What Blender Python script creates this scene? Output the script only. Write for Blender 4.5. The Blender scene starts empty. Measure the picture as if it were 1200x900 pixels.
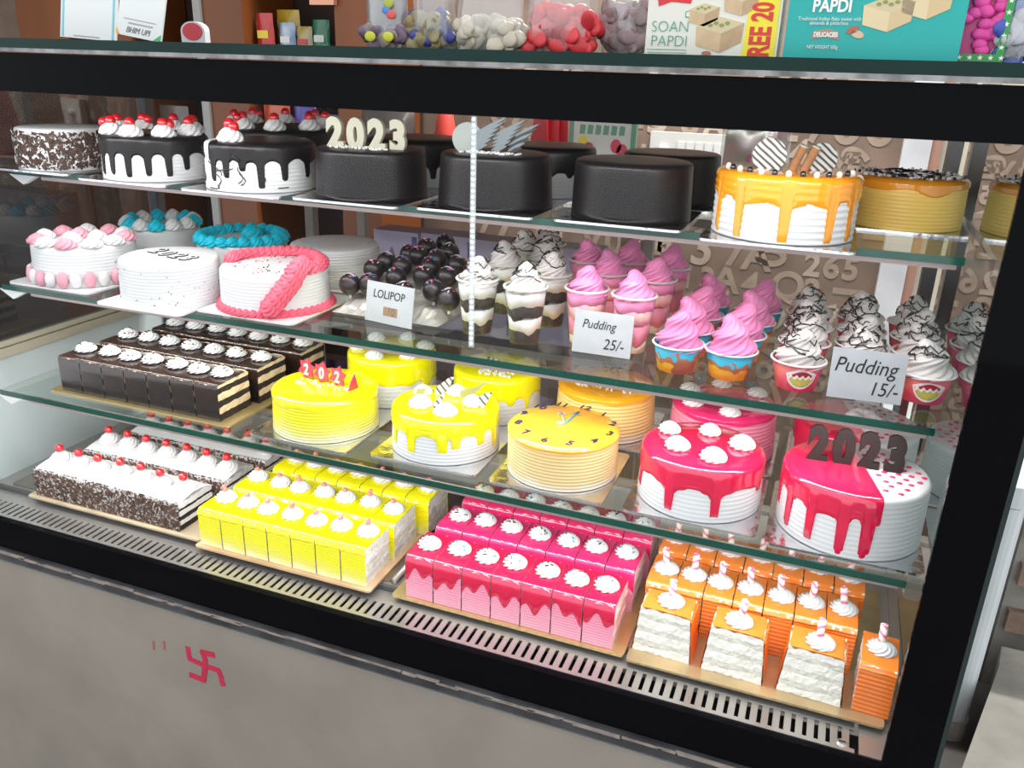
import bpy, bmesh, math, random
from mathutils import Vector, Matrix
random.seed(7)
PI = math.pi
SC = bpy.context.scene
COL = SC.collection
# ------------------------------------------------------------------ camera
CZ = 1.65                                   # lens height above the floor
F_PX, CX, CY = 978.18, 600.0, 450.0
AX = Vector((0.93315004, 0.15325335, -0.32518367))     # world axes seen from the lens (right, down, forward)
AY = Vector((0.35828143, -0.32245329, 0.87616111))
AZ = Vector((0.02941809, -0.93409704, -0.35580513))
def w_of(v): return Vector((AX.dot(v), AY.dot(v), AZ.dot(v)))
RIGHT, DOWN, FWD = w_of(Vector((1, 0, 0))), w_of(Vector((0, 1, 0))), w_of(Vector((0, 0, 1)))
cam_d = bpy.data.cameras.new('camera'); cam = bpy.data.objects.new('camera', cam_d); COL.objects.link(cam)
cam_d.sensor_width = 36; cam_d.sensor_fit = 'HORIZONTAL'; cam_d.lens = F_PX / 1200 * 36; cam_d.clip_start = 0.05
m = Matrix.Identity(4)
for i in range(3):
    m[i][0], m[i][1], m[i][2] = RIGHT[i], -DOWN[i], -FWD[i]
m[2][3] = CZ
cam.matrix_world = m
SC.camera = cam
# ------------------------------------------------------------------ world, light, exposure
W = bpy.data.worlds.new('world'); SC.world = W; W.use_nodes = True
W.node_tree.nodes['Background'].inputs[0].default_value = (0.93, 0.97, 1.0, 1)
W.node_tree.nodes['Background'].inputs[1].default_value = 1.42
SC.view_settings.view_transform = 'Standard'; SC.view_settings.look = 'None'
SC.view_settings.gamma = 1; SC.view_settings.use_curve_mapping = False
SC.view_settings.exposure = 0.3
SC.cycles.transparent_max_bounces = 32
SC.cycles.max_bounces = 8
SC.cycles.caustics_reflective = False; SC.cycles.caustics_refractive = False
SC.cycles.sample_clamp_indirect = 6
def area(name, loc, sx, sy, power, rot, col=(1, .98, .96)):
    d = bpy.data.lights.new(name, 'AREA'); d.shape = 'RECTANGLE'; d.size = sx; d.size_y = sy; d.energy = power; d.color = col
    o = bpy.data.objects.new(name, d); COL.objects.link(o); o.location = loc; o.rotation_euler = rot
    return o
# levels of the display case (top faces)
Z1, Z2, Z3, ZD = CZ - .2225, CZ - .445, CZ - .6585, CZ - .905
Y1, Y2, Y3, YF, YB = 1.252, 1.183, 1.133, 1.06, 1.72
XL, XR = -1.555, 0.2
LEDS = [('case_light_top', YF + .035, CZ - .05, 2.6, .65), ('case_light_upper', Y1 + .016, Z1 - .024, 1.25, .3),
        ('case_light_middle', Y2 + .016, Z2 - .022, 2.8, .3), ('case_light_lower', Y3 + .016, Z3 - .022, 2.5, .25)]
for n, y, z, p, a in LEDS:
    area(n, ((XL + XR) / 2, y, z), 1.66, .012, p, (a, 0, 0))
area('added_room_fill', (-.3, 2.15, CZ + 1.25), 1.2, .06, 58, (0, 0, 0))  # added lamp, out of view, brightens the wall and rack behind the case
# ------------------------------------------------------------------ pixel helpers (points on real planes of the place)
def ray(px, py): return RIGHT * (px - CX) + DOWN * (py - CY) + FWD * F_PX
def P(px, py, z):
    d = ray(px, py); t = (z - CZ) / d.z; return Vector((d.x * t, d.y * t, z))
def PY(px, py, y):
    d = ray(px, py); t = y / d.y; return Vector((d.x * t, y, CZ + d.z * t))
def depth(p): return (Vector(p) - Vector((0, 0, CZ))).dot(FWD)
def px2m(n, p): return n * depth(p) / F_PX
# ------------------------------------------------------------------ materials
def nt(name):
    mt = bpy.data.materials.new(name); mt.use_nodes = True
    return mt, mt.node_tree, mt.node_tree.nodes['Principled BSDF']
def c4(c): return (c[0], c[1], c[2], 1)
MATS = {}
def mk(name, col, rough=.5, metal=0, spec=.5, bump=0, bscale=60, var=0, vscale=15, col2=None, coat=0, emit=0, trans=0, aniso=None, sss=0, alpha=1):
    if name in MATS: return MATS[name]
    mt, t, b = nt(name); N, L = t.nodes, t.links
    b.inputs['Base Color'].default_value = c4(col); b.inputs['Roughness'].default_value = rough
    b.inputs['Metallic'].default_value = metal; b.inputs['Specular IOR Level'].default_value = spec
    b.inputs['Coat Weight'].default_value = coat; b.inputs['Coat Roughness'].default_value = .08
    if sss: b.inputs['Subsurface Weight'].default_value = sss; b.inputs['Subsurface Radius'].default_value = (.01, .008, .006); b.inputs['Subsurface Scale'].default_value = .5
    if emit: b.inputs['Emission Color'].default_value = c4(col); b.inputs['Emission Strength'].default_value = emit
    tc = N.new('ShaderNodeTexCoord')
    mp = N.new('ShaderNodeMapping'); L.new(tc.outputs['Object'], mp.inputs[0])
    if aniso: mp.inputs['Scale'].default_value = aniso
    if var or col2:
        n = N.new('ShaderNodeTexNoise'); n.inputs['Scale'].default_value = vscale; n.inputs['Detail'].default_value = 6
        r = N.new('ShaderNodeValToRGB'); r.color_ramp.elements[0].position = .35; r.color_ramp.elements[1].position = .65
        d = col2 or tuple(x * (1 - var) for x in col)
        r.color_ramp.elements[0].color = c4(d); r.color_ramp.elements[1].color = c4(col)
        L.new(mp.outputs[0], n.inputs['Vector']); L.new(n.outputs['Fac'], r.inputs[0]); L.new(r.outputs[0], b.inputs['Base Color'])
    if bump:
        n = N.new('ShaderNodeTexNoise'); n.inputs['Scale'].default_value = bscale; n.inputs['Detail'].default_value = 4
        bp = N.new('ShaderNodeBump'); bp.inputs['Strength'].default_value = bump; bp.inputs['Distance'].default_value = .004
        L.new(mp.outputs[0], n.inputs['Vector']); L.new(n.outputs['Fac'], bp.inputs['Height']); L.new(bp.outputs[0], b.inputs['Normal'])
    MATS[name] = mt; return mt
def grad(name, stops, z0, z1, rough=.4, coat=0, axis=2):
    if name in MATS: return MATS[name]
    mt, t, b = nt(name); N, L = t.nodes, t.links
    tc = N.new('ShaderNodeTexCoord'); s = N.new('ShaderNodeSeparateXYZ'); L.new(tc.outputs['Object'], s.inputs[0])
    r = N.new('ShaderNodeMapRange'); r.inputs[1].default_value = z0; r.inputs[2].default_value = z1
    L.new(s.outputs[axis], r.inputs[0])
    n = N.new('ShaderNodeTexNoise'); n.inputs['Scale'].default_value = 25; L.new(tc.outputs['Object'], n.inputs['Vector'])
    ad = N.new('ShaderNodeMath'); ad.operation = 'MULTIPLY_ADD'; ad.inputs[1].default_value = .35; L.new(n.outputs['Fac'], ad.inputs[0])
    sb = N.new('ShaderNodeMath'); sb.operation = 'SUBTRACT'; sb.inputs[1].default_value = .175; L.new(r.outputs[0], sb.inputs[0]); L.new(sb.outputs[0], ad.inputs[2])
    cr = N.new('ShaderNodeValToRGB'); e = cr.color_ramp.elements
    e[0].position, e[0].color = stops[0][0], c4(stops[0][1]); e[1].position, e[1].color = stops[-1][0], c4(stops[-1][1])
    for p, c in stops[1:-1]:
        q = e.new(p); q.color = c4(c)
    L.new(ad.outputs[0], cr.inputs[0]); L.new(cr.outputs[0], b.inputs['Base Color'])
    b.inputs['Roughness'].default_value = rough; b.inputs['Coat Weight'].default_value = coat; b.inputs['Coat Roughness'].default_value = .08
    MATS[name] = mt; return mt
def stripes(name, c1, c2, scale, rough=.35, distort=0, rot=(0, 0, 0), thresh=.5):
    if name in MATS: return MATS[name]
    mt, t, b = nt(name); N, L = t.nodes, t.links
    tc = N.new('ShaderNodeTexCoord'); mp = N.new('ShaderNodeMapping'); mp.inputs['Rotation'].default_value = rot
    w = N.new('ShaderNodeTexWave'); w.inputs['Scale'].default_value = scale; w.inputs['Distortion'].default_value = distort
    w.inputs['Detail'].default_value = 1
    L.new(tc.outputs['Object'], mp.inputs[0]); L.new(mp.outputs[0], w.inputs['Vector'])
    cr = N.new('ShaderNodeValToRGB'); cr.color_ramp.interpolation = 'CONSTANT'
    cr.color_ramp.elements[0].color = c4(c1); cr.color_ramp.elements[1].position = thresh; cr.color_ramp.elements[1].color = c4(c2)
    L.new(w.outputs['Fac'], cr.inputs[0]); L.new(cr.outputs[0], b.inputs['Base Color']); b.inputs['Roughness'].default_value = rough
    MATS[name] = mt; return mt
def glass(name, tint=(1, 1, 1), refl=1.0, rough=.01, ior=1.45, haze=0, base=0):
    if name in MATS: return MATS[name]
    mt = bpy.data.materials.new(name); mt.use_nodes = True; t = mt.node_tree; N, L = t.nodes, t.links; N.clear()
    out = N.new('ShaderNodeOutputMaterial'); tr = N.new('ShaderNodeBsdfTransparent'); tr.inputs[0].default_value = c4(tint)
    gl = N.new('ShaderNodeBsdfGlossy'); gl.inputs['Roughness'].default_value = rough
    fr = N.new('ShaderNodeFresnel'); fr.inputs[0].default_value = ior
    mu = N.new('ShaderNodeMath'); mu.operation = 'MULTIPLY_ADD'; mu.inputs[1].default_value = refl; mu.inputs[2].default_value = base; mu.use_clamp = True
    ge = N.new('ShaderNodeNewGeometry'); iv = N.new('ShaderNodeMath'); iv.operation = 'SUBTRACT'; iv.inputs[0].default_value = 1
    L.new(ge.outputs['Backfacing'], iv.inputs[1])
    fb = N.new('ShaderNodeMath'); fb.operation = 'MULTIPLY'; L.new(mu.outputs[0], fb.inputs[0]); L.new(iv.outputs[0], fb.inputs[1])
    L.new(fr.outputs[0], mu.inputs[0])
    mx = N.new('ShaderNodeMixShader'); L.new(fb.outputs[0], mx.inputs[0]); L.new(tr.outputs[0], mx.inputs[1]); L.new(gl.outputs[0], mx.inputs[2])
    last = mx
    if haze:
        df = N.new('ShaderNodeBsdfDiffuse'); df.inputs[0].default_value = (.9, .92, .92, 1)
        m2 = N.new('ShaderNodeMixShader'); m2.inputs[0].default_value = haze
        L.new(mx.outputs[0], m2.inputs[1]); L.new(df.outputs[0], m2.inputs[2]); last = m2
    L.new(last.outputs[0], out.inputs[0])
    MATS[name] = mt; return mt
# ------------------------------------------------------------------ mesh helpers
def tomesh(name, verts, faces, mats, fm=None, smooth=True):
    me = bpy.data.meshes.new(name); me.from_pydata([tuple(v) for v in verts], [], faces); me.validate()
    for x in (mats if isinstance(mats, (list, tuple)) else [mats]): me.materials.append(x)
    if fm:
        for p, i in zip(me.polygons, fm): p.material_index = i
    if smooth:
        for p in me.polygons: p.use_smooth = True
    return me
def add(name, me, parent=None, loc=(0, 0, 0), rot=(0, 0, 0), scale=None):
    o = bpy.data.objects.new(name, me); COL.objects.link(o); o.location = loc; o.rotation_euler = rot
    if scale: o.scale = scale if isinstance(scale, (tuple, list)) else (scale,) * 3
    if parent: o.parent = parent
    return o
def tag(o, label=None, cat=None, group=None, kind=None):
    if label: o['label'] = label
    if cat: o['category'] = cat
    if group: o['group'] = group
    if kind: o['kind'] = kind
    return o
def empty(name, loc, label, cat, group=None, rz=0):
    o = add(name, None, None, loc, (0, 0, rz)); o.empty_display_size = .03
    return tag(o, label, cat, group)
class MB:
    """collects boxes, lathes, tubes into one mesh"""
    def __init__(s): s.v, s.f, s.m = [], [], []
    def quad(s, pts, mi=0):
        n = len(s.v); s.v += [Vector(p) for p in pts]; s.f.append(tuple(range(n, n + len(pts)))); s.m.append(mi); return s
    def box(s, c, d, mi=0, rot=None):
        n = len(s.v); c = Vector(c)
        for x in (-.5, .5):
            for y in (-.5, .5):
                for z in (-.5, .5):
                    p = Vector((x * d[0], y * d[1], z * d[2]))
                    if rot is not None: p = rot @ p
                    s.v.append(c + p)
        for q in ((0, 1, 3, 2), (4, 6, 7, 5), (0, 4, 5, 1), (2, 3, 7, 6), (0, 2, 6, 4), (1, 5, 7, 3)):
            s.f.append(tuple(n + i for i in q)); s.m.append(mi)
        return s
    def b2(s, x0, x1, y0, y1, z0, z1, mi=0):
        return s.box(((x0 + x1) / 2, (y0 + y1) / 2, (z0 + z1) / 2), (x1 - x0, y1 - y0, z1 - z0), mi)
    def lathe(s, prof, seg=32, mi=0, c=(0, 0, 0)):
        n = len(s.v)
        for r, z in prof:
            for j in range(seg):
                a = 2 * PI * j / seg; s.v.append(Vector((c[0] + r * math.cos(a), c[1] + r * math.sin(a), c[2] + z)))
        for i in range(len(prof) - 1):
            for j in range(seg):
                k = (j + 1) % seg
                s.f.append((n + i * seg + j, n + i * seg + k, n + (i + 1) * seg + k, n + (i + 1) * seg + j)); s.m.append(mi)
        return s
    def prism(s, pts, y0, y1, mi=0):
        """outline in XZ given as (x, z), extruded along Y"""
        n = len(s.v); k = len(pts)
        s.v += [Vector((x, y0, z)) for x, z in pts] + [Vector((x, y1, z)) for x, z in pts]
        s.f.append(tuple(range(n, n + k))); s.m.append(mi); s.f.append(tuple(range(n + 2 * k - 1, n + k - 1, -1))); s.m.append(mi)
        for i in range(k):
            j = (i + 1) % k; s.f.append((n + i, n + k + i, n + k + j, n + j)); s.m.append(mi)
        return s
    def plate(s, pts, z0, z1, mi=0):
        """outline in XY extruded along Z"""
        n = len(s.v); k = len(pts)
        s.v += [Vector((x, y, z0)) for x, y in pts] + [Vector((x, y, z1)) for x, y in pts]
        s.f.append(tuple(range(n + k - 1, n - 1, -1))); s.m.append(mi); s.f.append(tuple(range(n + k, n + 2 * k))); s.m.append(mi)
        for i in range(k):
            j = (i + 1) % k; s.f.append((n + i, n + j, n + k + j, n + k + i)); s.m.append(mi)
        return s
    def tube(s, path, r, seg=8, mi=0, caps=True):
        n = len(s.v); path = [Vector(p) for p in path]; k = len(path)
        for i, p in enumerate(path):
            d = (path[min(i + 1, k - 1)] - path[max(i - 1, 0)]).normalized()
            u = d.orthogonal().normalized(); v = d.cross(u)
            rr = r[i] if isinstance(r, (list, tuple)) else r
            for j in range(seg):
                a = 2 * PI * j / seg; s.v.append(p + (u * math.cos(a) + v * math.sin(a)) * rr)
        for i in range(k - 1):
            for j in range(seg):
                q = (j + 1) % seg; s.f.append((n + i * seg + j, n + i * seg + q, n + (i + 1) * seg + q, n + (i + 1) * seg + j)); s.m.append(mi)
        if caps:
            s.f.append(tuple(n + j for j in range(seg - 1, -1, -1))); s.m.append(mi)
            s.f.append(tuple(n + (k - 1) * seg + j for j in range(seg))); s.m.append(mi)
        return s
    def ball(s, c, r, mi=0, seg=10, rings=7, sc=(1, 1, 1)):
        n = len(s.v)
        for i in range(rings + 1):
            t = PI * i / rings
            for j in range(seg):
                a = 2 * PI * j / seg
                s.v.append(Vector((c[0] + r * sc[0] * math.sin(t) * math.cos(a), c[1] + r * sc[1] * math.sin(t) * math.sin(a), c[2] - r * sc[2] * math.cos(t))))
        for i in range(rings):
            for j in range(seg):
                q = (j + 1) % seg; s.f.append((n + i * seg + j, n + i * seg + q, n + (i + 1) * seg + q, n + (i + 1) * seg + j)); s.m.append(mi)
        return s
    def mesh(s, name, mats, smooth=False): return tomesh(name, s.v, s.f, mats, s.m, smooth)
    def add(s, name, mats, parent=None, loc=(0, 0, 0), smooth=False, rot=(0, 0, 0)):
        return add(name, s.mesh(name, mats, smooth), parent, loc, rot)
TXT = {}
def text_mesh(body, size, ext, mat, bold=0, shear=0, bevel=0, align='CENTER'):
    key = (body, size, ext, mat.name, bold, shear, bevel, align)
    if key in TXT: return TXT[key]
    cu = bpy.data.curves.new('text', 'FONT'); cu.body = body; cu.size = size; cu.extrude = ext; cu.offset = bold; cu.shear = shear
    cu.bevel_depth = bevel; cu.resolution_u = 4; cu.align_x = align; cu.align_y = 'BOTTOM_BASELINE'
    o = bpy.data.objects.new('text', cu); COL.objects.link(o)
    bpy.context.view_layer.update()
    me = bpy.data.meshes.new_from_object(o)
    bpy.data.objects.remove(o); bpy.data.curves.remove(cu)
    me.materials.clear(); me.materials.append(mat); TXT[key] = me
    return me
# ------------------------------------------------------------------ palette
M_cream = mk('whipped_cream', (.74, .74, .74), .5, bump=.15, bscale=120, sss=0)
M_creamw = mk('cream_icing', (.71, .72, .73), .5)
M_choc = mk('dark_chocolate_glaze', (.014, .010, .012), .22, coat=.5)
M_chocm = mk('matt_black_icing', (.011, .009, .010), .36, spec=.35)
M_flake = mk('chocolate_flake', (.10, .055, .04), .6, var=.5, vscale=90)
M_sponged = mk('dark_sponge', (.035, .022, .016), .9, bump=.8, bscale=150, var=.5, vscale=120)
M_spongel = mk('pale_sponge', (.85, .78, .6), .9, bump=.8, bscale=150, var=.2, vscale=90)
M_spongew = mk('white_cut_sponge', (.82, .8, .7), .9, bump=1, bscale=140, var=.18, vscale=100)
M_spongep = mk('pink_cut_sponge', (.9, .62, .58), .9, bump=1, bscale=140, var=.2, vscale=100)
M_mocha = mk('mocha_cream', (.78, .6, .42), .6, bump=.4, bscale=80, var=.2, vscale=60)
M_cherry = mk('glazed_cherry', (.62, .012, .02), .15, coat=1)
M_cherryp = mk('pink_cherry', (.8, .18, .16), .3, coat=.5)
M_yellow = mk('yellow_glaze', (.93, .85, .004), .15, coat=.6)
M_pink = mk('pink_glaze', (.8, .03, .16), .12, coat=.8)
M_pinkp = mk('pale_pink_icing', (.88, .28, .42), .4)
M_red = mk('strawberry_glaze', (.72, .015, .07), .12, coat=.8)
M_orange = mk('orange_glaze', (.95, .27, .04), .15, coat=.6)
M_caramel = mk('caramel_glaze', (.9, .33, .015), .12, coat=.8)
M_piping = mk('rose_pink_piping', (.85, .13, .2), .45, bump=.1, bscale=150)
M_softpink = mk('soft_pink_piping', (.8, .36, .44), .45)
M_blue = mk('turquoise_piping', (.005, .55, .72), .45)
M_pinkcream = mk('pink_soft_cream', (.85, .27, .52), .42, var=.12, vscale=40)
M_white = mk('white_paint', (.82, .82, .82), .4)
M_sil = mk('silver_card', (.78, .78, .8), .16, metal=1, bump=.5, bscale=45)
M_gold = mk('gold_card', (.8, .62, .3), .3, metal=.75, bump=.3, bscale=50)
M_steel = mk('brushed_steel', (.45, .43, .41), .3, metal=.7, bump=.04, bscale=40)
M_dsteel = mk('dull_tray_steel', (.42, .38, .34), .32, metal=.9, var=.35, vscale=8)
M_black = mk('black_back_painted_glass', (.004, .004, .005), .04, spec=.03)
M_blackm = mk('black_rubber', (.012, .012, .012), .6)
M_glass = glass('clear_front_glass', (1, 1, 1), .12, .0, 1.4)
M_shelf = glass('shelf_glass', (.93, .97, .95), 1.0, .01, 1.5)
M_side = glass('end_mirror_glass', (.72, .77, .75), 1.6, .01, 1.5, base=.34)
M_sidel = glass('end_tinted_glass', (.5, .55, .6), 1.4, .02, 1.5, base=.1)
M_green = mk('green_glass_edge', (.01, .085, .06), .12, spec=.6, var=.4, vscale=6)
M_plastic = glass('clear_plastic', (.95, .96, .95), 1.0, .06, 1.4, haze=.03)
M_bag = glass('clear_bag_film', (.93, .93, .93), 3, .14, 1.45, haze=.1, base=.04)
M_card = mk('white_price_card', (.5, .53, .56), .6, var=.08, vscale=30)
M_ink = mk('black_ink', (.015, .015, .02), .6)
# ------------------------------------------------------------------ the setting
def struct(name, me, **k): return tag(add(name, me, **k), kind='structure')
M_floor = mk('grey_cement_floor', (.23, .21, .19), .8, var=.4, vscale=3, bump=.3, bscale=20)
M_wallp = mk('brown_wallpaper', (.22, .15, .11), .7, var=.35, vscale=9)
M_digit = mk('beige_print', (.36, .27, .2), .65, var=.3, vscale=14)
M_digit2 = mk('pale_beige_print', (.46, .37, .29), .65, var=.3, vscale=14)
M_plaster = mk('grey_plaster', (.33, .31, .27), .8, var=.25, vscale=4)
struct('floor', MB().b2(-4, 4, -4, 3.4, -.2, -.12).b2(-4, 2.2, 1.8, 3.4, -.1199, 0).mesh('floor', M_floor))
struct('ceiling', MB().b2(-4, 2.2, 1.0, 3.4, 3.05, 3.15).mesh('ceiling', M_plaster))
struct('wall_left', MB().b2(-4.1, -4, .6, 3.4, 0, 3.05).mesh('wall_left', M_plaster))
YW = 2.62
wall = struct('wall_back', MB().b2(-4, 2.2, YW, YW + .12, 0, 3.05).mesh('wall_back', M_wallp))
# printed numerals on the wallpaper, packed in ragged rows
rw = random.Random(3)
zz = CZ - 1.02
while zz < CZ - .02:
    xx = -1.05 + rw.uniform(-.05, .05); rowh = rw.choice([.085, .1, .125])
    while xx < .12:
        s = rowh * rw.choice([.75, 1.0, 1.0, 1.2]); ch = rw.choice('0123456789014579AQVE')
        me = text_mesh(ch, round(s, 3), .0008, rw.choice([M_digit, M_digit, M_digit2]), bold=.003)
        o = add('printed_digit', me, wall, (xx, YW - .0009, zz), (PI / 2, rw.choice([0, 0, 0, PI / 2, PI]) * 0, 0))
        if rw.random() < .3:
            o.rotation_euler = (PI / 2, PI / 2 * rw.choice([1, 2, 3]), 0); o.location.z += s * .35
        xx += s * rw.uniform(.56, .66)
    zz += rowh * .8
# pillar and door frame beside the wallpaper
struct('trim_1', MB().b2(.155, .225, YW - .05, YW - .001, 0, 3.05).mesh('trim_1', mk('white_pillar', (.62, .62, .64), .5, var=.25, vscale=5)))
struct('trim_2', MB().b2(.226, .25, YW - .045, YW - .001, 0, 3.05).mesh('trim_2', mk('brown_door_jamb', (.33, .17, .12), .5)))
struct('door_1', MB().b2(.251, .6, YW - .03, YW - .001, 0, 2.6).mesh('door_1', mk('cream_door', (.55, .5, .4), .45, var=.15, vscale=5)))
# ------------------------------------------------------------------ display case
case = empty('display_case', (-.7, 1.3, 0), 'long glass bakery display case filled with cakes on lit shelves', 'display case')
case.location = (0, 0, 0)
XO0, XO1 = -1.68, .252
def cpart(name, mb, mats, smooth=False): return mb.add(name, mats, case, smooth=smooth)
# steel front panel, joint strips, black base band
ZG = CZ - 1.016
M_panel = mk('dull_steel_panel', (.385, .34, .295), .45, metal=.45, var=.16, vscale=5, bump=.05, bscale=30)
cpart('front_panel', MB().b2(XO0 - .2, XO1 + .02, YF - .012, YF + .02, -.05, ZG), M_panel)
cpart('plinth', MB().b2(XO0, XO1, YF + .03, YB, -.1199, .07), M_blackm)
cpart('panel_edge', MB().b2(XO0, XO1 + .02, YF - .016, YF + .02, ZG, ZG + .003), M_steel)
cpart('joint_strip', MB().b2(XO0, XO1 + .02, YF - .013, YF + .02, ZG + .003, ZG + .03), mk('worn_rubber_strip', (.06, .06, .065), .45, var=.6, vscale=14))
jl = MB(); rj = random.Random(5); x = XO0
while x < XO1:
    w = rj.uniform(.02, .09); z0 = ZG + .021 + rj.uniform(-.002, .002)
    jl.b2(x, x + w, YF - .0165, YF - .012, z0, z0 + rj.uniform(.002, .006)); x += w * rj.uniform(.8, 1.05)
cpart('old_sealant', jl, mk('old_sealant', (.3, .25, .22), .8, var=.4, vscale=40))
cpart('base_band', MB().b2(XO0, XO1, YF - .006, YF + .006, ZG + .03, CZ - .918), M_black)
# black back-painted borders of the front glass
cpart('top_fascia', MB().b2(XO0, XO1, YF - .004, YF + .004, CZ - .0625, CZ - .0035), M_black)
cpart('corner_post', MB().b2(.187, XO1, YF - .004, YF + .004, CZ - .918, CZ - .0625), M_black)
cpart('post_edge', MB().b2(XO1, XO1 + .006, YF - .004, YF + .03, .3, CZ - .0035), mk('green_black_edge', (.02, .03, .03), .15))
cpart('front_glass', MB().b2(-.4595, .187, YF - .0025, YF + .0025, CZ - .918, CZ - .0625), M_glass)
cpart('front_glass', MB().b2(XO0, -.4605, YF - .0025, YF + .0025, CZ - .918, CZ - .0625), M_glass)
# end panes, back frame
cpart('end_glass', MB().b2(.2095, .214, YF + .006, YB, CZ - .93, CZ - .004), M_side)
cpart('end_glass', MB().b2(-1.672, -1.664, YF + .006, YB, CZ - .60, CZ - .004), M_sidel)
cpart('end_panel', MB().b2(-1.674, -1.662, YF + .006, YB, CZ - .96, CZ - .635), mk('pale_end_panel', (.58, .66, .66), .35))
cpart('end_trim', MB().b2(-1.676, -1.655, YF + .006, YB, CZ - .635, CZ - .615).b2(-1.676, -1.658, YF + .006, YB, CZ - .612, CZ - .6), mk('cream_end_trim', (.5, .46, .34), .45))
for x in (-1.65, .19):
    cpart('back_post', MB().b2(x - .012, x + .012, YB, YB + .03, CZ - .96, CZ - .004), mk('dark_aluminium', (.12, .12, .12), .35, metal=.8))
cpart('back_rail', MB().b2(XO0, XO1, YB, YB + .03, CZ - .96, CZ - .90), M_steel)
cpart('back_glass', MB().b2(XO0, XO1, YB + .012, YB + .016, CZ - .90, CZ - .004), M_glass)
# steel deck with slotted air grille
cpart('deck', MB().b2(XO0 + .01, .209, YF + .1, YB, ZD - .02, ZD - .004), M_steel)
cpart('deck_lip', MB().b2(XO0 + .01, .15, YF + .093, YF + .1, ZD - .024, ZD - .0045), mk('dark_groove', (.1, .1, .1), .5))
cpart('air_duct', MB().b2(XO0 + .01, .209, YF + .007, YF + .09, ZD - .06, ZD - .05), M_blackm)
gr = MB(); pitch = .0166; x = -1.625; zt = ZD - .013; zb = zt - .0025
gr.b2(-1.64, .152, YF + .008, YF + .016, zb, zt); gr.b2(-1.64, .152, YF + .056, YF + .092, zb, zt)
while x < .14:
    gr.b2(x, x + pitch * .62, YF + .016, YF + .056, zb, zt); x += pitch
cpart('air_grille', gr, M_steel)
cpart('grille_end_plate', MB().b2(.158, .209, YF + .008, YF + .099, zb, zt + .001), M_steel)
sc_ = MB().lathe([(0, .003), (.006, .003), (.009, 0)], 16, 0, (.135, YF + .022, zt)); sc_.b2(.13, .14, YF + .0205, YF + .0235, zt + .0031, zt + .0034, 1)
cpart('screw', sc_, [M_steel, M_blackm])
# glass shelves with green cut edges, clips and light profiles
for n, (y, z) in enumerate(((Y1, Z1), (Y2, Z2), (Y3, Z3))):
    sh = cpart('glass_shelf', MB().b2(XL, XR, y + .0015, YB - .01, z - .011, z), M_shelf)
    ed = MB().b2(XL, XR - .022, y, y + .0015, z - .011, z)
    ed.add('shelf_edge', M_green, sh)
    MB().b2(XR - .022, XR + .006, y - .003, y + .02, z - .026, z + .0015).add('shelf_clip', M_plastic, sh)
    MB().prism([(XL - .012, z - .0116), (XL + .062, z - .0116), (XL + .022, z - .03)], y + .003, y + .014).add('shelf_bracket', M_white, sh)
    MB().b2(XL + .07, XR - .03, y + .006, y + .024, z - .0185, z - .0112).add('light_profile', mk('pinkish_aluminium', (.45, .36, .35), .4, metal=.5), sh)
MB().b2(XL + .03, XR - .03, YF + .02, YF + .045, CZ - .046, CZ - .03).add('light_profile', M_steel, case)
# counter top: thick green glass slab with a silver strip under its front edge
top = empty('glass_countertop', (0, 0, CZ), 'thick dark green glass countertop over the display case with boxes and bags on it', 'countertop')
MB().b2(XO0 - .3, XO1 + .3, YF - .006, YB + .1, .004, .0185).add('slab', mk('dark_green_glass_top', (.006, .03, .026), .1, spec=.15, var=.3, vscale=4), top)
MB().b2(XO0 - .3, XO1 + .3, YF - .008, YF + .012, -.002, .0038).add('edge_strip', mk('worn_silver_strip', (.3, .3, .3), .4, metal=.6, var=.6, vscale=30, bump=.4), top)
ZT = CZ + .0186
# vertical LED strip on the joint of the two front panes
led = empty('led_strip', (-.46, YF, CZ - .385), 'vertical strip of white LED dots on the front glass joint', 'led strip')
MB().b2(-.004, .004, .0026, .004, 0, .382).add('clear_tape', glass('led_tape', (.8, .86, .86), 1.2, .2, 1.4, haze=.3), led)
d = MB(); z = .006
while z < .378:
    d.ball((0, .0022, z), .0019, 0, 6, 4, (1, .5, 1)); z += .0078
d.add('led_dots', mk('led_white', (.85, 1, 1), .3, emit=6), led, smooth=True)['kind'] = 'stuff'
# red kumkum mark and dots painted on the steel panel
def stroke(mb, pts, w, y):
    for i_, (a, b) in enumerate(zip(pts, pts[1:])):
        A, B = PY(a[0], a[1], y), PY(b[0], b[1], y); d_ = (B - A); n_ = Vector((-d_.z, 0, d_.x)).normalized() * w / 2; e = d_.normalized() * w * .3
        q = [A - e + n_, A - e - n_, B + e - n_, B + e + n_]
        mb.prism([(p.x, p.z) for p in q], y - .0008 - .00012 * len(mb.f) / 6, y)
mkm = MB()
T7 = lambda pts: [(x / 3, 600 + y / 3) for x, y in pts]
yy = YF - .012
stroke(mkm, T7([(661, 478), (667, 516), (720, 540), (768, 556), (778, 580), (784, 606)]), .0115, yy)
stroke(mkm, T7([(750, 502), (712, 492), (722, 520), (720, 560), (716, 590), (672, 572)]), .0115, yy)
cpart('painted_mark', mkm, mk('red_kumkum_paint', (.5, .015, .06), .8, var=.2, vscale=200))['label'] = 'red hand-painted swastika blessing mark on steel'
for a_ in (540, 577):
    dt = MB(); stroke(dt, T7([(a_, 456), (a_ + 1, 482)]), .005, yy); cpart('paint_dab', dt, mk('faded_red_paint', (.33, .1, .08), .8))
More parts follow.
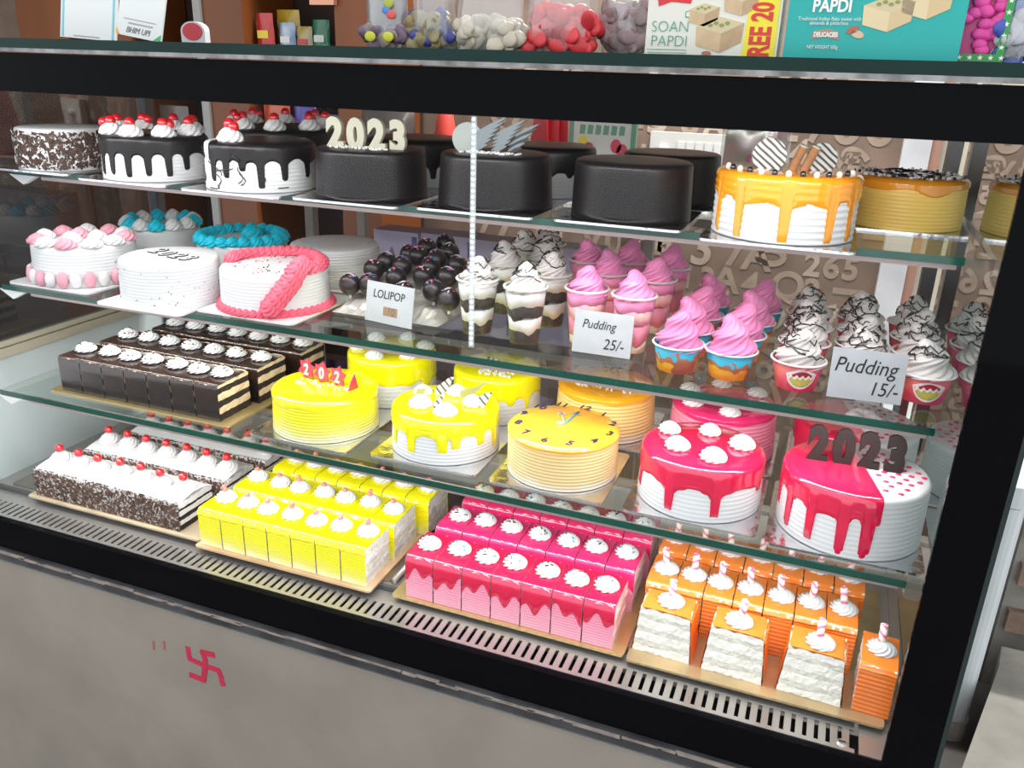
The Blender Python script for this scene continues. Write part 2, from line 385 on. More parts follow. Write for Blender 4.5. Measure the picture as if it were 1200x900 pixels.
# ------------------------------------------------------------------ food builders
ORD = ['first', 'second', 'third', 'fourth', 'fifth', 'sixth', 'seventh', 'eighth', 'ninth', 'tenth']
MC = {}
def cached(key, fn):
    if key not in MC: MC[key] = fn()
    return MC[key]
def swirl(r, h, mat, lobes=9, twist=1.5, amp=.11, key='swirl'):
    """piped rosette: a star nozzle turned on itself, with a small peak"""
    def build():
        seg, rings = lobes * 6, 11; v, f = [], []
        for i in range(rings):
            t = i / (rings - 1)
            rad = r * ((1 - t ** 2.0) ** .72) * (1 - .1 * math.exp(-((t) / .1) ** 2)); rad = max(rad, r * .045)
            z = h * (t ** 1.05)
            for j in range(seg):
                a = 2 * PI * j / seg
                k = 1 + amp * math.cos(lobes * a) * (1 - .6 * t)
                b = a + twist * t
                v.append((rad * k * math.cos(b), rad * k * math.sin(b), z + .04 * h * math.cos(lobes * a) * (1 - t)))
        for i in range(rings - 1):
            for j in range(seg):
                q = (j + 1) % seg; f.append((i * seg + j, i * seg + q, (i + 1) * seg + q, (i + 1) * seg + j))
        f.append(tuple((rings - 1) * seg + j for j in range(seg))); f.append(tuple(range(seg - 1, -1, -1)))
        return tomesh(key, v, f, mat)
    return cached((key, r, h, mat.name, lobes, twist), build)
def softserve(r, h, mat, turns=2.6, lobes=7, seed=0, hook=.25):
    """tall ribbed cream piped in a rising coil, with a tip that leans over"""
    def build():
        seg, rings = 72, 34; v, f = [], []; rr = random.Random(seed); ph = rr.uniform(0, 6.28)
        for i in range(rings):
            t = i / (rings - 1); R_ = r * ((1 - t) ** .62) * (1 - .18 * math.exp(-(t / .06) ** 2)) + r * .05
            ox = r * hook * max(0, t - .6) ** 1.5 * 3 * math.cos(ph); oy = r * hook * max(0, t - .6) ** 1.5 * 3 * math.sin(ph)
            for j in range(seg):
                a = 2 * PI * j / seg
                coil = math.cos(2 * PI * turns * t - a + ph)
                k = 1 + .12 * coil + .10 * (abs(math.cos(lobes * .5 * (a - 4.2 * t) + ph)) * 2 - 1.2) * (1 - .3 * t)
                v.append((R_ * k * math.cos(a) + ox, R_ * k * math.sin(a) + oy, h * t + .035 * h * math.cos(2 * PI * turns * t - a + ph + 1.2) * (1 - t)))
        for i in range(rings - 1):
            for j in range(seg):
                q = (j + 1) % seg; f.append((i * seg + j, i * seg + q, (i + 1) * seg + q, (i + 1) * seg + j))
        f.append(tuple((rings - 1) * seg + j for j in range(seg))); f.append(tuple(range(seg - 1, -1, -1)))
        return tomesh('soft_cream', v, f, mat)
    return cached(('soft', r, h, mat.name, turns, lobes, seed, hook), build)
def ball(r, mat, sc=(1, 1, 1), seg=16, rings=10, key='ball'):
    return cached((key, r, mat.name, sc), lambda: MB().ball((0, 0, 0), r, 0, seg, rings, sc).mesh(key, mat, True))
def cherry_on(sw, z, r=.0085, mat=None, dx=0, dy=0):
    c = add('cherry', ball(r, mat or M_cherry, key='cherry'), sw, (dx, dy, z)); return c
def bits(name, parent, n, pick, size, mats, seed=1, key=None, flat=.35):
    """tiny sprinkles or shavings, too small to pick apart"""
    def build():
        r_ = random.Random(seed); mb = MB()
        for _ in range(n):
            p, nrm = pick(r_)
            q = Vector(nrm).to_track_quat('Z', 'Y').to_matrix() @ Matrix.Rotation(r_.uniform(0, 6.28), 3, 'Z') @ Matrix.Rotation(r_.uniform(-.5, .5), 3, 'X')
            s = r_.uniform(.6, 1.3); mb.box(p, (size[0] * s, size[1] * s, size[2] * s), r_.randrange(len(mats)), q)
        return mb.mesh(name, mats)
    me = cached(('bits', name, n, key or (seed, parent.name)), build)
    o = add(name, me, parent); o['kind'] = 'stuff'; return o
def on_disc(R, z): 
    def f(r_):
        a, q = r_.uniform(0, 6.28), R * math.sqrt(r_.random()); return (q * math.cos(a), q * math.sin(a), z), (0, 0, 1)
    return f
def on_side(R, z0, z1):
    def f(r_):
        a = r_.uniform(0, 6.28); return (R * math.cos(a), R * math.sin(a), r_.uniform(z0, z1)), (math.cos(a), math.sin(a), 0)
    return f
def cake_body(parent, R, h, mat, ridges=11, amp=.0009, taper=.03, name='cake_body'):
    prof = [(0, 0)]; n = ridges * 4
    for i in range(n + 1):
        t = i / n; prof.append((R * (1 - taper * t) + amp * math.sin(2 * PI * ridges * t), t * (h - .007)))
    R2 = R * (1 - taper)
    prof += [(R2 - .0007, h - .0042), (R2 - .0025, h - .0018), (R2 - .0055, h - .0004), (R2 * .6, h), (0, h)]
    return MB().lathe(prof, 72).add(name, mat, parent, smooth=True)
def glaze(parent, R, h, mat, drop=.02, drips=(), wob=.004, taper=.03, off=.0018, cut=None, name='glaze', seed=2, amp=.0009, ridges=0):
    """poured glaze: flat top, rounded rim, ragged lower edge with running drips [(angle deg, length, width deg)]"""
    r_ = random.Random(seed); ph = [r_.uniform(0, 6.28) for _ in range(4)]; N_ = 360; v, f = [], []
    R2 = R * (1 - taper) + off; rows = 9
    for j in range(N_):
        a = 2 * PI * j / N_; ln = drop + wob * (math.sin(5 * a + ph[0]) * .5 + math.sin(9 * a + ph[1]) * .35 + math.sin(3 * a + ph[2]) * .4)
        if drips:
            es = sorted(((abs((math.degrees(a) - da + 180) % 360 - 180)), dl, dw) for da, dl, dw in drips); e, dl, dw = es[0]
            e2 = es[1][0] if len(es) > 1 else 180; half = max(dw + .5, min((e + e2) / 2, 26)); u = min(1, max(0, (e - dw) / (half - dw)))
            arch = min(.014, (dl - drop) * .5); ln += arch * (1 - math.sqrt(max(0, 1 - (1 - u) ** 2)))
            if e < dw: ln = max(ln, dl - .6 * R * math.radians(dw) * (1 - math.sqrt(max(0, 1 - (e / dw) ** 2))))
        ln = min(ln, h - .001)
        col = [(0, h + off), (R2 * .5, h + off), (R2 - .009, h + off * .9), (R2 - .0035, h - .0008), (R2 - .0008, h - .004)]
        for k in range(1, rows + 1):
            t = k / rows; zz = h - .004 - (ln - .004) * t
            rr = R * (1 - taper * zz / h) + off * (1 if k < rows else -.4)
            if ridges: rr += amp * math.sin(2 * PI * ridges * zz / h)
            col.append((rr, zz))
        for q, z in col: v.append((q * math.cos(a), q * math.sin(a), z))
    K = 5 + rows
    for j in range(N_):
        k = (j + 1) % N_
        for i in range(K - 1):
            q = (j * K + i, j * K + i + 1, k * K + i + 1, k * K + i)
            f.append(q)
    me = tomesh(name, v, f, mat)
    if cut:
        bm = bmesh.new(); bm.from_mesh(me); bmesh.ops.bisect_plane(bm, geom=bm.verts[:] + bm.edges[:] + bm.faces[:], plane_co=cut[0], plane_no=cut[1], clear_outer=True); bm.to_mesh(me); bm.free()
        for q in me.polygons: q.use_smooth = True
    return add(name, me, parent)
def seat(l, r, yb, z):
    """centre, radius of a round thing from its outline: left, right and lowest front pixel on a shelf plane"""
    xc = (l + r) / 2; p = P(xc, yb, z); u = Vector((p.x, p.y, 0)).normalized(); R = px2m((r - l) / 2, p)
    for _ in range(4): R = px2m((r - l) / 2, p + u * R) * .985
    return p + u * R, R
def hgt(hpx, p):
    el = math.atan2(CZ - p.z, math.hypot(p.x, p.y)); return px2m(hpx, p) / math.cos(el)
def rrect(w, d, r=.012, n=5):
    pts = []
    for cx, cy, a0 in ((w / 2 - r, d / 2 - r, 0), (-w / 2 + r, d / 2 - r, 90), (-w / 2 + r, -d / 2 + r, 180), (w / 2 - r, -d / 2 + r, 270)):
        for i in range(n):
            a = math.radians(a0 + 90 * i / (n - 1)); pts.append((cx + r * math.cos(a), cy + r * math.sin(a)))
    return pts
BT = .004
def cake(label, l, r, yb, hpx, z, body, ridges=11, amp=.0003, taper=.03, board=True, bmat=None, blabel=None, bdx=0, bdy=0, cat='cake', name='round_cake', R=None, brot=0):
    c, R0 = seat(l, r, yb, z + BT); R = R or R0; h = hgt(hpx, c)
    if board:
        board = 2 * R + .01; bdy = bdy or (.008 if c.y > 1.42 else 0)
        b = MB().plate(rrect(board, board), 0, BT - .0002).add('cake_board', bmat or M_sil, None, (c.x + bdx, c.y + bdy, z + .0001), rot=(0, 0, brot))
        tag(b, blabel or ' '.join(('%s board under the ' % ('white' if bmat else 'silver') + label).replace(',', '').split()[:16]), 'cake board', 'cake boards on the shelves')
    o = empty(name, (c.x, c.y, z + BT), label, cat, 'round cakes in the display case')
    if body: cake_body(o, R, h, body, ridges, amp, taper)
    return o, R, h
def view_angle(o):
    """direction from the thing to the camera, degrees"""
    return math.degrees(math.atan2(-o.location.y, -o.location.x))
def topper_text(parent, body, size, mat, x, y, z, rz, ext=.004, gap=None, bold=.002, sx=.8, name='number_topper', lean=0, steps=None):
    n = len(body); gap = gap or size * .62
    for i, ch in enumerate(body):
        me = text_mesh(ch, size, ext, mat, bold=bold, bevel=.0008)
        k = i - (n - 1) / 2
        o = add(name, me, parent, (x + k * gap * math.cos(rz), y + k * gap * math.sin(rz), z - .002 + (steps[i] if steps else 0)), (PI / 2 - lean, 0, rz), (sx, 1, 1))
def curl(mb, pts, r, mi=0): mb.tube(pts, r, 6, mi)
# ------------------------------------------------------------------ shelf 1 (top): cakes from left to right
def rim_swirls(o, n, R, z, r, h, mats, cher=0, start=0, seed=0, skip=()):
    out = []
    for i in range(n):
        if i in skip: continue
        a = 2 * PI * i / n + start
        s = add('cream_swirl', swirl(r, h, mats[i % len(mats)]), o, (R * math.cos(a), R * math.sin(a), z), (0, 0, a * 2.3))
        if cher: cherry_on(s, h * .95, cher)
        if cher and i % 2: cherry_on(s, h * .85, cher * .9, None, cher * 1.1, cher * .6)
        out.append(s)
    return out
# A: chocolate-flaked cake with bare cream top
o, R, h = cake('white cream cake with sides coated in dark chocolate flakes, far left of top shelf', 29, 132, 201, 45, Z1, M_creamw)
bits('chocolate_flakes', o, 2600, on_side(R + .001, .007, h - .008), (.01, .004, .0012), [M_flake, M_flake, M_flake, M_flake, M_flake, M_cream], 4)
# B
o, R, h = cake('black drip cake ringed by cherry swirls, left on the top shelf', 127, 247, 214, 47, Z1, M_creamw)
glaze(o, R, h, M_chocm, .030, [(a, l_, 3.2) for a, l_ in ((200, .066), (222, .055), (243, .072), (262, .068), (283, .072), (304, .068), (325, .07), (345, .06), (20, .06), (60, .065), (100, .06), (140, .066))], .002)
rim_swirls(o, 8, R - .024, h + .001, .0215, .025, [M_cream], .0098, .2)
bits('chocolate_shavings', o, 160, on_disc(R * .55, h + .004), (.014, .006, .0015), [M_flake], 6)
# C
o, R, h = cake('black drip cake with chocolate squiggles on white sides and one cherry swirl', 245, 373, 227, 51, Z1, M_creamw)
glaze(o, R, h, M_chocm, .028, [(a, l_, 3.2) for a, l_ in ((215, .076), (236, .062), (252, .066), (270, .058), (288, .045), (306, .075), (330, .062), (0, .06), (60, .06), (120, .07))], .003, cut=((-.064, 0, 0), (-1, -.25, 0)))
sq = MB(); rq = random.Random(9)
for i in range(16):
    a0 = rq.uniform(190, 350); z0 = rq.uniform(.006, h * .8); da = rq.uniform(-22, 22); dz = rq.uniform(-.03, .03)
    pts = []
    for k in range(7):
        t = k / 6; a = math.radians(a0 + da * t + 4 * math.sin(t * 5)); q = R * 1.0 + .0006; pts.append((q * math.cos(a), q * math.sin(a), min(h - .01, max(.004, z0 + dz * t))))
    curl(sq, pts, .0009)
tag(sq.add('chocolate_squiggles', M_choc, o, smooth=True), kind='stuff')
s = add('cream_swirl', swirl(.022, .028, M_cream), o, (-.012, -R + .034, h + .001)); cherry_on(s, .03, .0098); cherry_on(s, .026, .009, None, .009, 0)
# D: behind B and C
o, R, h = cake('black cherry-topped cake half hidden behind the squiggle cake on the top shelf', 268, 398, 208, 48, Z1, M_creamw)
glaze(o, R, h, M_chocm, .035, [(a, .06, 3.5) for a in (230, 250, 270, 300, 330)], .002)
rim_swirls(o, 8, R - .024, h + .001, .021, .025, [M_cream], .0095, .5)
bits('chocolate_shavings', o, 170, on_disc(R * .6, h + .004), (.014, .006, .0015), [M_flake], 8)
# E
M_ivory = mk('ivory_chocolate', (.46, .45, .35), .5)
def pearls(o, n, x0, x1, y0, y1, h, seed):
    def pick(r_): return (r_.uniform(x0, x1), r_.uniform(y0, y1) , h + .001), (0, 0, 1)
    return bits('sugar_pearls', o, n, pick, (.0026, .0026, .0026), [M_white], seed)
o, R, h = cake('black iced cake topped with ivory 2023 numerals', 371, 502, 238, 53, Z1, M_chocm, 2, .0001)
topper_text(o, '2023', .068, M_ivory, .0, -.012, h, math.radians(6), .005, .0385, .0035, .86)
pearls(o, 90, -.06, .05, -.045, -.012, h, 3)
# E2 behind
def back_drip(label, l, r, yb, hpx, drips, seed):
    o, R, h = cake(label, l, r, yb, hpx, Z1, M_creamw)
    glaze(o, R, h, M_chocm, .042, drips, .003, seed=seed); return o, R, h
back_drip('black drip cake half hidden behind the ivory 2023 cake', 430, 548, 221, 49, [(225, .05, 4), (262, .062, 4), (285, .05, 4), (315, .068, 4)], 3)
# F
o, R, h = cake('black iced cake with striped chocolate wings on top', 512, 648, 250, 58, Z1, M_chocm, 2, .0001, .05)
pearls(o, 110, -.05, .05, -.04, -.015, h, 5)
disc = MB(); n = 24; disc.prism([(.026 * math.cos(2 * PI * i / n), .024 + .026 * math.sin(2 * PI * i / n)) for i in range(n)], -.003, .003)
disc.add('chocolate_disc', mk('white_chocolate', (.36, .4, .38), .5), o, (-.046, -.012, h - .004), rot=(0, 0, .2))
def wing(o, x, flip, sc_, dark, y=-.016, rz=.12):
    mt = [mk('pale_grey_chocolate', (.2, .24, .26), .45), mk('charcoal_chocolate', (.03, .035, .04), .45)]
    root = None
    for k in range(6):
        mb = MB(); L_ = (.058 - .006 * k) * sc_; w = .0065 * sc_; pts = []
        n = 8
        up = [(L_ * t, .006 * (5 - k) * sc_ * .9 + .5 * L_ * t ** 1.4 + w * math.sin(PI * min(1, t * 1.02)) ** .7) for t in [i / n for i in range(n + 1)]]
        lo = [(L_ * t, .006 * (5 - k) * sc_ * .9 + .5 * L_ * t ** 1.4) for t in [i / n for i in range(n, -1, -1)]]
        pts = [(px_ * flip, pz_) for px_, pz_ in up + lo[1:-1]]
        mb.prism(pts, -.0013 - .0006 * k, .0013 - .0006 * k, 1 if (dark and k % 2) else 0)
        mb.prism([(px_ * flip, pz_ - .0012) for px_, pz_ in lo] + [(px_ * flip, pz_ + .0002) for px_, pz_ in lo[::-1]], -.0018 - .0006 * k, .0014 - .0006 * k, 1)
        mb.add('wing_feather', mt, o, (x, y, h - .002), rot=(0, 0, rz))
wing(o, -.038, 1, 1.05, False); wing(o, -.004, 1, 1.0, False, -.012); wing(o, .022, 1, .9, True, -.006)
back_drip('black drip cake half hidden behind the chocolate wings cake', 583, 697, 233, 52, [(230, .06, 4), (265, .055, 5), (288, .068, 4.5), (315, .05, 4)], 4)
# G
o, R, h = cake('plain black iced cake at the front, between the wings cake and the orange drip cake', 667, 808, 264, 62, Z1, M_chocm, 2, .0001)
o, R, h = cake('plain black iced cake at the back, behind the plain black front cake', 724, 840, 244, 55, Z1, M_chocm, 2, .0001)
# H orange drip cake
o, R, h = cake('white cake with orange caramel drips, striped chocolate discs and wafer rolls', 832, 993, 287, 70, Z1, M_creamw, 9, .0008, .0)
va = view_angle(o)
glaze(o, R, h, M_caramel, .034, [(va - 62, .086, 2.8), (va - 36, .090, 3.4), (va + 2, .092, 4), (va + 38, .094, 3.4), (va + 62, .088, 3), (va + 110, .08, 4), (va + 160, .07, 4), (va - 110, .08, 4)], .003, 0, ridges=9)
M_zebra = stripes('zebra_chocolate', (.03, .025, .02), (.62, .65, .64), 42, .35, 1.5, (0, .9, 0), .38)
for x, y, s_, rz in ((-.03, -.004, .024, .1), (.042, .012, .022, .35)):
    d = MB(); n = 28; d.prism([(s_ * math.cos(2 * PI * i / n), s_ * .86 + s_ * math.sin(2 * PI * i / n)) for i in range(n)], -.002, .002)
    d.add('striped_disc', M_zebra, o, (x, y, h - .001), rot=(-.15, 0, rz))
M_wafer = mk('wafer_roll', (.5, .24, .1), .6, var=.3, vscale=60)
for x, lean in ((.002, .35), (.018, .38)):
    w = MB().lathe([(.0062, 0), (.0062, .04), (.0045, .04), (.0045, .002)], 18); e = w.add('wafer_roll', M_wafer, o, (x, .005, h - .002), True, (.1, lean, 0))
    MB().lathe([(.0064, .0385), (.0066, .041), (.0042, .041), (.0042, .036)], 18).add('wafer_cream', M_ivory, e, smooth=True)
for i in range(13):
    a = math.radians(va - 72 + 12 * i)
    add('chocolate_chip', ball(.0042, M_choc if i % 2 else mk('white_chip', (.75, .72, .62), .4), (1, 1, 1.25), 10, 8, 'chip'), o, ((R - .012) * math.cos(a), (R - .012) * math.sin(a), h + .004))
# I caramel cake
M_custard = mk('custard_icing', (1.0, .66, .15), .4)
o, R, h = cake('custard yellow ridged cake with caramel top and chocolate pearls, far right', 984, 1118, 271, 54, Z1, M_custard, 12, .0005, .02, bdx=.0)
va = view_angle(o)
glaze(o, R, h, M_caramel, .014, [(va + 28, .024, 14), (va - 30, .017, 16)], .002, .02)
bits('sugar_pearls', o, 220, on_disc(R * .93, h + .003), (.0028, .0028, .0028), [M_white, M_white, M_choc], 12)
bits('chocolate_shavings', o, 90, on_disc(R * .6, h + .004), (.012, .005, .002), [M_choc], 13)
# ------------------------------------------------------------------ shelf 2: cream cakes on the left
def shell_mesh(r, mat, L_=1.7):
    return cached(('shell', r, mat.name, L_), lambda: tomesh('piped_shell', *(lambda mb: (mb.v, mb.f))(MB().ball((0, 0, 0), r, 0, 14, 9, (1, L_, .8))), mat))
o, R, h = cake('white cake with pink and white rosettes on top and pink striped base', 49, 164, 337, 42, Z2, M_creamw, bmat=M_white)
for i in range(11):
    a = 2 * PI * i / 11; s = add('cream_swirl', swirl(.021, .02, M_softpink if i % 2 else M_cream, 8, 1.8), o, ((R - .019) * math.cos(a), (R - .019) * math.sin(a), h), (0, 0, a * 3))
for a, q in ((.5, .028), (2.6, .03), (4.6, .028)):
    add('cream_swirl', swirl(.021, .022, M_softpink if q > .029 else M_cream, 8, 1.8), o, (q * math.cos(a), q * math.sin(a), h), (0, 0, a))
for i in range(26):
    a = 2 * PI * i / 26
    add('piped_shell', shell_mesh(.0115, M_softpink if i % 2 else M_cream, 1.0), o, ((R + .004) * math.cos(a), (R + .004) * math.sin(a), .0165), (0, .12 * 0, a), (.75, 1, 1.75))
# b
o, R, h = cake('white ridged cake with a black outlined lettering on its flat top', 148, 263, 362, 47, Z2, M_creamw, 12, .0003, bmat=M_white)
for i, (ch, x, y) in enumerate((('2', -.043, .012), ('0', -.012, .0), ('2', .02, -.006), ('3', .05, -.012))):
    me = text_mesh(ch, .055, .0006, M_ink, bold=.0014); add('iced_letter', me, o, (x, y - .012, h + .0012), (0, 0, -.2), (.85, 1, 1))
    me2 = text_mesh(ch, .055, .0006, M_cream, bold=-.0012); add('iced_letter', me2, o, (x, y - .012, h + .0018), (0, 0, -.2), (.85, 1, 1))
bits('sprinkles', o, 70, on_side(R + .0005, .004, h - .005), (.0028, .001, .001), [M_flake], 3)
# c pink braid
o, R, h = cake('white ridged cake with a rose pink braid over its top edge and down the front', 263, 389, 372, 44, Z2, M_creamw, 11, .0003, .02, bmat=M_white)
va = math.radians(view_angle(o))
sh = lambda: shell_mesh(.0095, M_piping, 1.5)
tw = cached('braid', lambda: swirl(.0145, .02, M_piping, 7, 2.4, .16, 'braid'))
n = 24
for i in range(n):                                     # around the back of the rim, right to front
    a = va + math.radians(-118) - (i / (n - 1)) * math.radians(212); 
    add('piped_shell', tw, o, ((R - .014) * math.cos(a), (R - .014) * math.sin(a), h - .001), (0, .25, a * 5))
for i in range(9):                                     # from the right rim across the front edge and down
    t = i / 8; a = va + math.radians(34 - 40 * t); q = R - .014 + .018 * min(1, t * 2); z = h + .004 - (h - .012) * max(0, (t - .3) / .7)
    s_ = add('piped_shell', tw, o, (q * math.cos(a), q * math.sin(a), z + .003), (0, .9 * min(1, t * 2), a), 1.3)
for i in range(46):
    a = 2 * PI * i / 46; add('piped_shell', tw, o, ((R - .001) * math.cos(a), (R - .001) * math.sin(a), 0), (0, 0, a * 7), .72)
bits('sugar_pearls', o, 60, on_disc(R * .8, h + .001), (.002, .002, .002), [M_flake, M_piping], 5)
# d, e, f behind
o, R, h = cake('white cake crowned with turquoise and white rosettes, behind the rosette cakes', 151, 238, 306, 33, Z2, M_creamw, bmat=M_white)
for i in range(13):
    a = 2 * PI * i / 13; add('cream_swirl', swirl(.02, .026, M_blue if i % 2 else M_cream, 8, 1.8), o, ((R - .014) * math.cos(a), (R - .014) * math.sin(a), h), (0, 0, a * 3))
o, R, h = cake('white cake with thick turquoise piping around its top, at the back', 236, 340, 326, 34, Z2, M_creamw, bmat=M_white)
tb = swirl(.017, .022, M_blue, 7, 2.4, .16, 'blue_braid')
for i in range(22):
    a = 2 * PI * i / 22; add('piped_shell', tb, o, ((R - .012) * math.cos(a), (R - .012) * math.sin(a), h - .001), (0, .3, a * 4))
add('cream_swirl', swirl(.024, .026, M_blue), o, (.0, .035, h))
o, R, h = cake('plain white ridged cake at the back, behind the chocolate lollipops', 342, 447, 338, 40, Z2, M_creamw, 12, .001, .02, bmat=M_white)
bits('sprinkles', o, 30, on_disc(R * .9, h + .001), (.003, .001, .001), [M_piping, M_blue], 7)
# ------------------------------------------------------------------ chocolate lollipops in a crinkled tray
tc_ = P(470, 360, Z2)
tray = empty('lollipop_tray', (-.737, 1.462, Z2 + .0002), 'crinkled clear plastic tray holding dark chocolate lollipops', 'tray')
MB().plate(rrect(.228, .34, .02), 0, .003).add('tray_base', M_plastic, tray)
rt = random.Random(2); v, f = [], []
nx, ny = 26, 20
for i in range(nx + 1):
    for j in range(ny + 1):
        u, w = i / nx, j / ny; e = min(u, 1 - u, w, 1 - w); v.append(((u - .5) * .22, (w - .5) * .33, .0036 + (.016 + .055 * w) * min(1, e * 9) + rt.uniform(-.003, .003) * (e > 0)))
for i in range(nx):
    for j in range(ny):
        k = i * (ny + 1) + j; f.append((k, k + ny + 1, k + ny + 2, k + 1))
add('crinkled_liner', tomesh('crinkled_liner', v, f, mk('crinkled_foil', (.62, .6, .55), .25, metal=.3), smooth=False), tray)
LP = [(410, 333), (433, 333), (438, 316), (464, 326), (473, 343), (453, 307), (471, 312), (496, 324), (508, 341), (526, 351), (524, 325), (504, 313), (490, 300), (512, 304), (527, 296), (535, 311), (480, 298), (500, 290), (522, 285)]
M_ball = mk('chocolate_ball', (.025, .018, .02), .36, coat=.15, var=.3, vscale=25)
names_lp = []
for i, (x, y) in enumerate(LP):
    zc = Z2 + .0235 + .0175 + .008; p = P(x, y, zc)
    row = 'front' if y > 330 else ('middle' if y > 308 else 'back')
    names_lp.append((x, row))
for i, (x, y) in enumerate(LP):
    row = names_lp[i][1]; same = sorted(q for q, r_ in names_lp if r_ == row); k = same.index(x)
    p = P(x, y, Z2 + .049)
    for _ in range(6): p = P(x, y, Z2 + .049 + .055 * max(0, p.y - 1.3) / .33)
    o = empty('chocolate_lollipop', p - Vector((0, 0, .0255)), 'round dark chocolate lollipop, %s from left in the %s rank of the tray' % (ORD[k], row), 'lollipop', 'chocolate lollipops in the tray')
    add('chocolate_ball', ball(.0205, M_ball, (1, 1, 1), 24, 16, 'choc_ball'), o, (0, 0, .0255))
    MB().tube([(0, 0, -.001), (0, 0, .01)], .0025, 8).add('stick', M_white, o)
    def pk(r_):
        a, b = r_.uniform(0, 6.28), r_.uniform(0, .7); n_ = Vector((math.sin(b) * math.cos(a), math.sin(b) * math.sin(a), math.cos(b))); return n_ * .0207 + Vector((0, 0, .0255)), n_
    bits('sprinkles', o, 12, pk, (.005, .0014, .0012), [mk('blue_sprinkle', (.05, .35, .6), .4), mk('pink_sprinkle', (.75, .1, .25), .4), M_white], i, key='lp%d' % (i % 5))
# ------------------------------------------------------------------ pudding cups
M_pud = mk('pudding_cream', (.66, .62, .6), .5)
def lay(r0, z0, r1, z1, mat, seed, wav=.006):
    r_ = random.Random(seed); ph = r_.uniform(0, 6); seg = 40; v, f = [], []
    for k, (rr, zz) in enumerate(((r0, z0), (r1, z1))):
        for j in range(seg):
            a = 2 * PI * j / seg; v.append((rr * math.cos(a), rr * math.sin(a), zz + wav * (math.sin(3 * a + ph) * .5 + math.sin(5 * a + 2 * ph + (k and 1)) * .4 + r_.uniform(-.25, .25)) * (1 if (k or z0 > .01) else 0)))
    for j in range(seg): f.append((j, (j + 1) % seg, seg + (j + 1) % seg, seg + j))
    f.append(tuple(range(seg, 2 * seg))); f.append(tuple(range(seg - 1, -1, -1)))
    return tomesh('layer', v, f, mat)
TH, TR0, TR1 = .098, .0255, .0365
def tall_cup(px, py, kind, label, k):
    c = P(px, py, Z2 + .0002); o = empty('tall_pudding_cup', c, label, 'pudding cup', 'tall pudding cups on the middle shelf')
    cup = cached('tallcup', lambda: MB().lathe([(0, .001), (TR0, .001), (TR0 + .001, .004), (TR0 + (TR1 - TR0) * .62, TH * .62), (TR0 + (TR1 - TR0) * .64, TH * .64), (TR1, TH - .002)], 40).mesh('plastic_cup', M_plastic, True))
    add('plastic_cup', cup, o)
    add('cup_rim', cached('tallrim', lambda: MB().lathe([(TR1 + .0026 * math.cos(t), TH + .0022 * math.sin(t)) for t in [2 * PI * i / 8 for i in range(9)]], 40).mesh('cup_rim', glass('rim_plastic', (.9, .9, .9), 2, .1, 1.5, haze=.45), True)), o)
    rad = lambda z: TR0 + (TR1 - TR0) * z / TH - .0014
    if kind == 'b':
        seq = [(.003, .024, M_sponged, 'cake_layer'), (.024, .047, M_cream, 'cream_layer'), (.047, .068, M_sponged, 'cake_layer'), (.068, .09, M_cream, 'cream_layer')]
    else:
        seq = [(.003, .018, M_spongel, 'cake_layer'), (.018, .05, M_pinkp, 'cream_layer'), (.05, .074, mk('pink_sponge_mix', (.86, .6, .45), .8, col2=(.85, .3, .45), vscale=70), 'cake_layer'), (.074, .092, M_pinkcream, 'cream_layer')]
    for i, (a, b, mt, nm) in enumerate(seq):
        add(nm, cached(('tl', kind, i), lambda: lay(rad(a), a, rad(b), b, mt, i + 3)), o)
    s = add('cream_swirl', softserve(.033, .052, M_pud if kind == 'b' else M_pinkcream, 2.2, 10, k % 4, .3), o, (0, 0, .087), (0, 0, k * 1.3))
    if kind == 'b': choc_drizzle(s, .033, .052, k % 4)
    return o
def choc_drizzle(s, r, h, seed):
    def build():
        r_ = random.Random(seed + 40); mb = MB()
        for i in range(10):
            a = r_.uniform(0, 6.28); t = r_.uniform(.4, .95); pts = []
            for k in range(9):
                R_ = r * ((1 - t) ** .62) * 1.1 + r * .07; pts.append((R_ * math.cos(a), R_ * math.sin(a), h * t + .0015)); a += r_.uniform(.1, .45); t = min(.97, max(.25, t + r_.uniform(-.13, .1)))
            mb.tube(pts, .0011, 5)
        return mb.mesh('chocolate_drizzle', M_choc, True)
    o = add('chocolate_drizzle', cached(('driz', r, h, seed), build), s); o['kind'] = 'stuff'; return o
TB = [(559, 389, 'front, nearest the lollipops'), (614, 400, 'front, second from the lollipops'), (590, 366, 'second rank, on the left'), (643, 381, 'second rank, on the right'), (613, 347, 'third rank, on the left'), (637, 358, 'third rank, on the right'), (640, 338, 'rearmost')]
for k, (x, y, w) in enumerate(TB): tall_cup(x, y, 'b', 'clear cup of chocolate and white cream pudding, ' + w, k)
TP = [(684, 402, 'front left, behind price card'), (738, 411, 'front right, behind price card'), (709, 379, 'second rank, left'), (763, 388, 'second rank, right'), (686, 361, 'third rank, left'), (734, 362, 'third rank, centre'), (781, 370, 'third rank, right')]
for k, (x, y, w) in enumerate(TP): tall_cup(x, y, 'p', 'clear cup of pink cream pudding, ' + w, k)
SH_, SR0, SR1 = .044, .0295, .0382
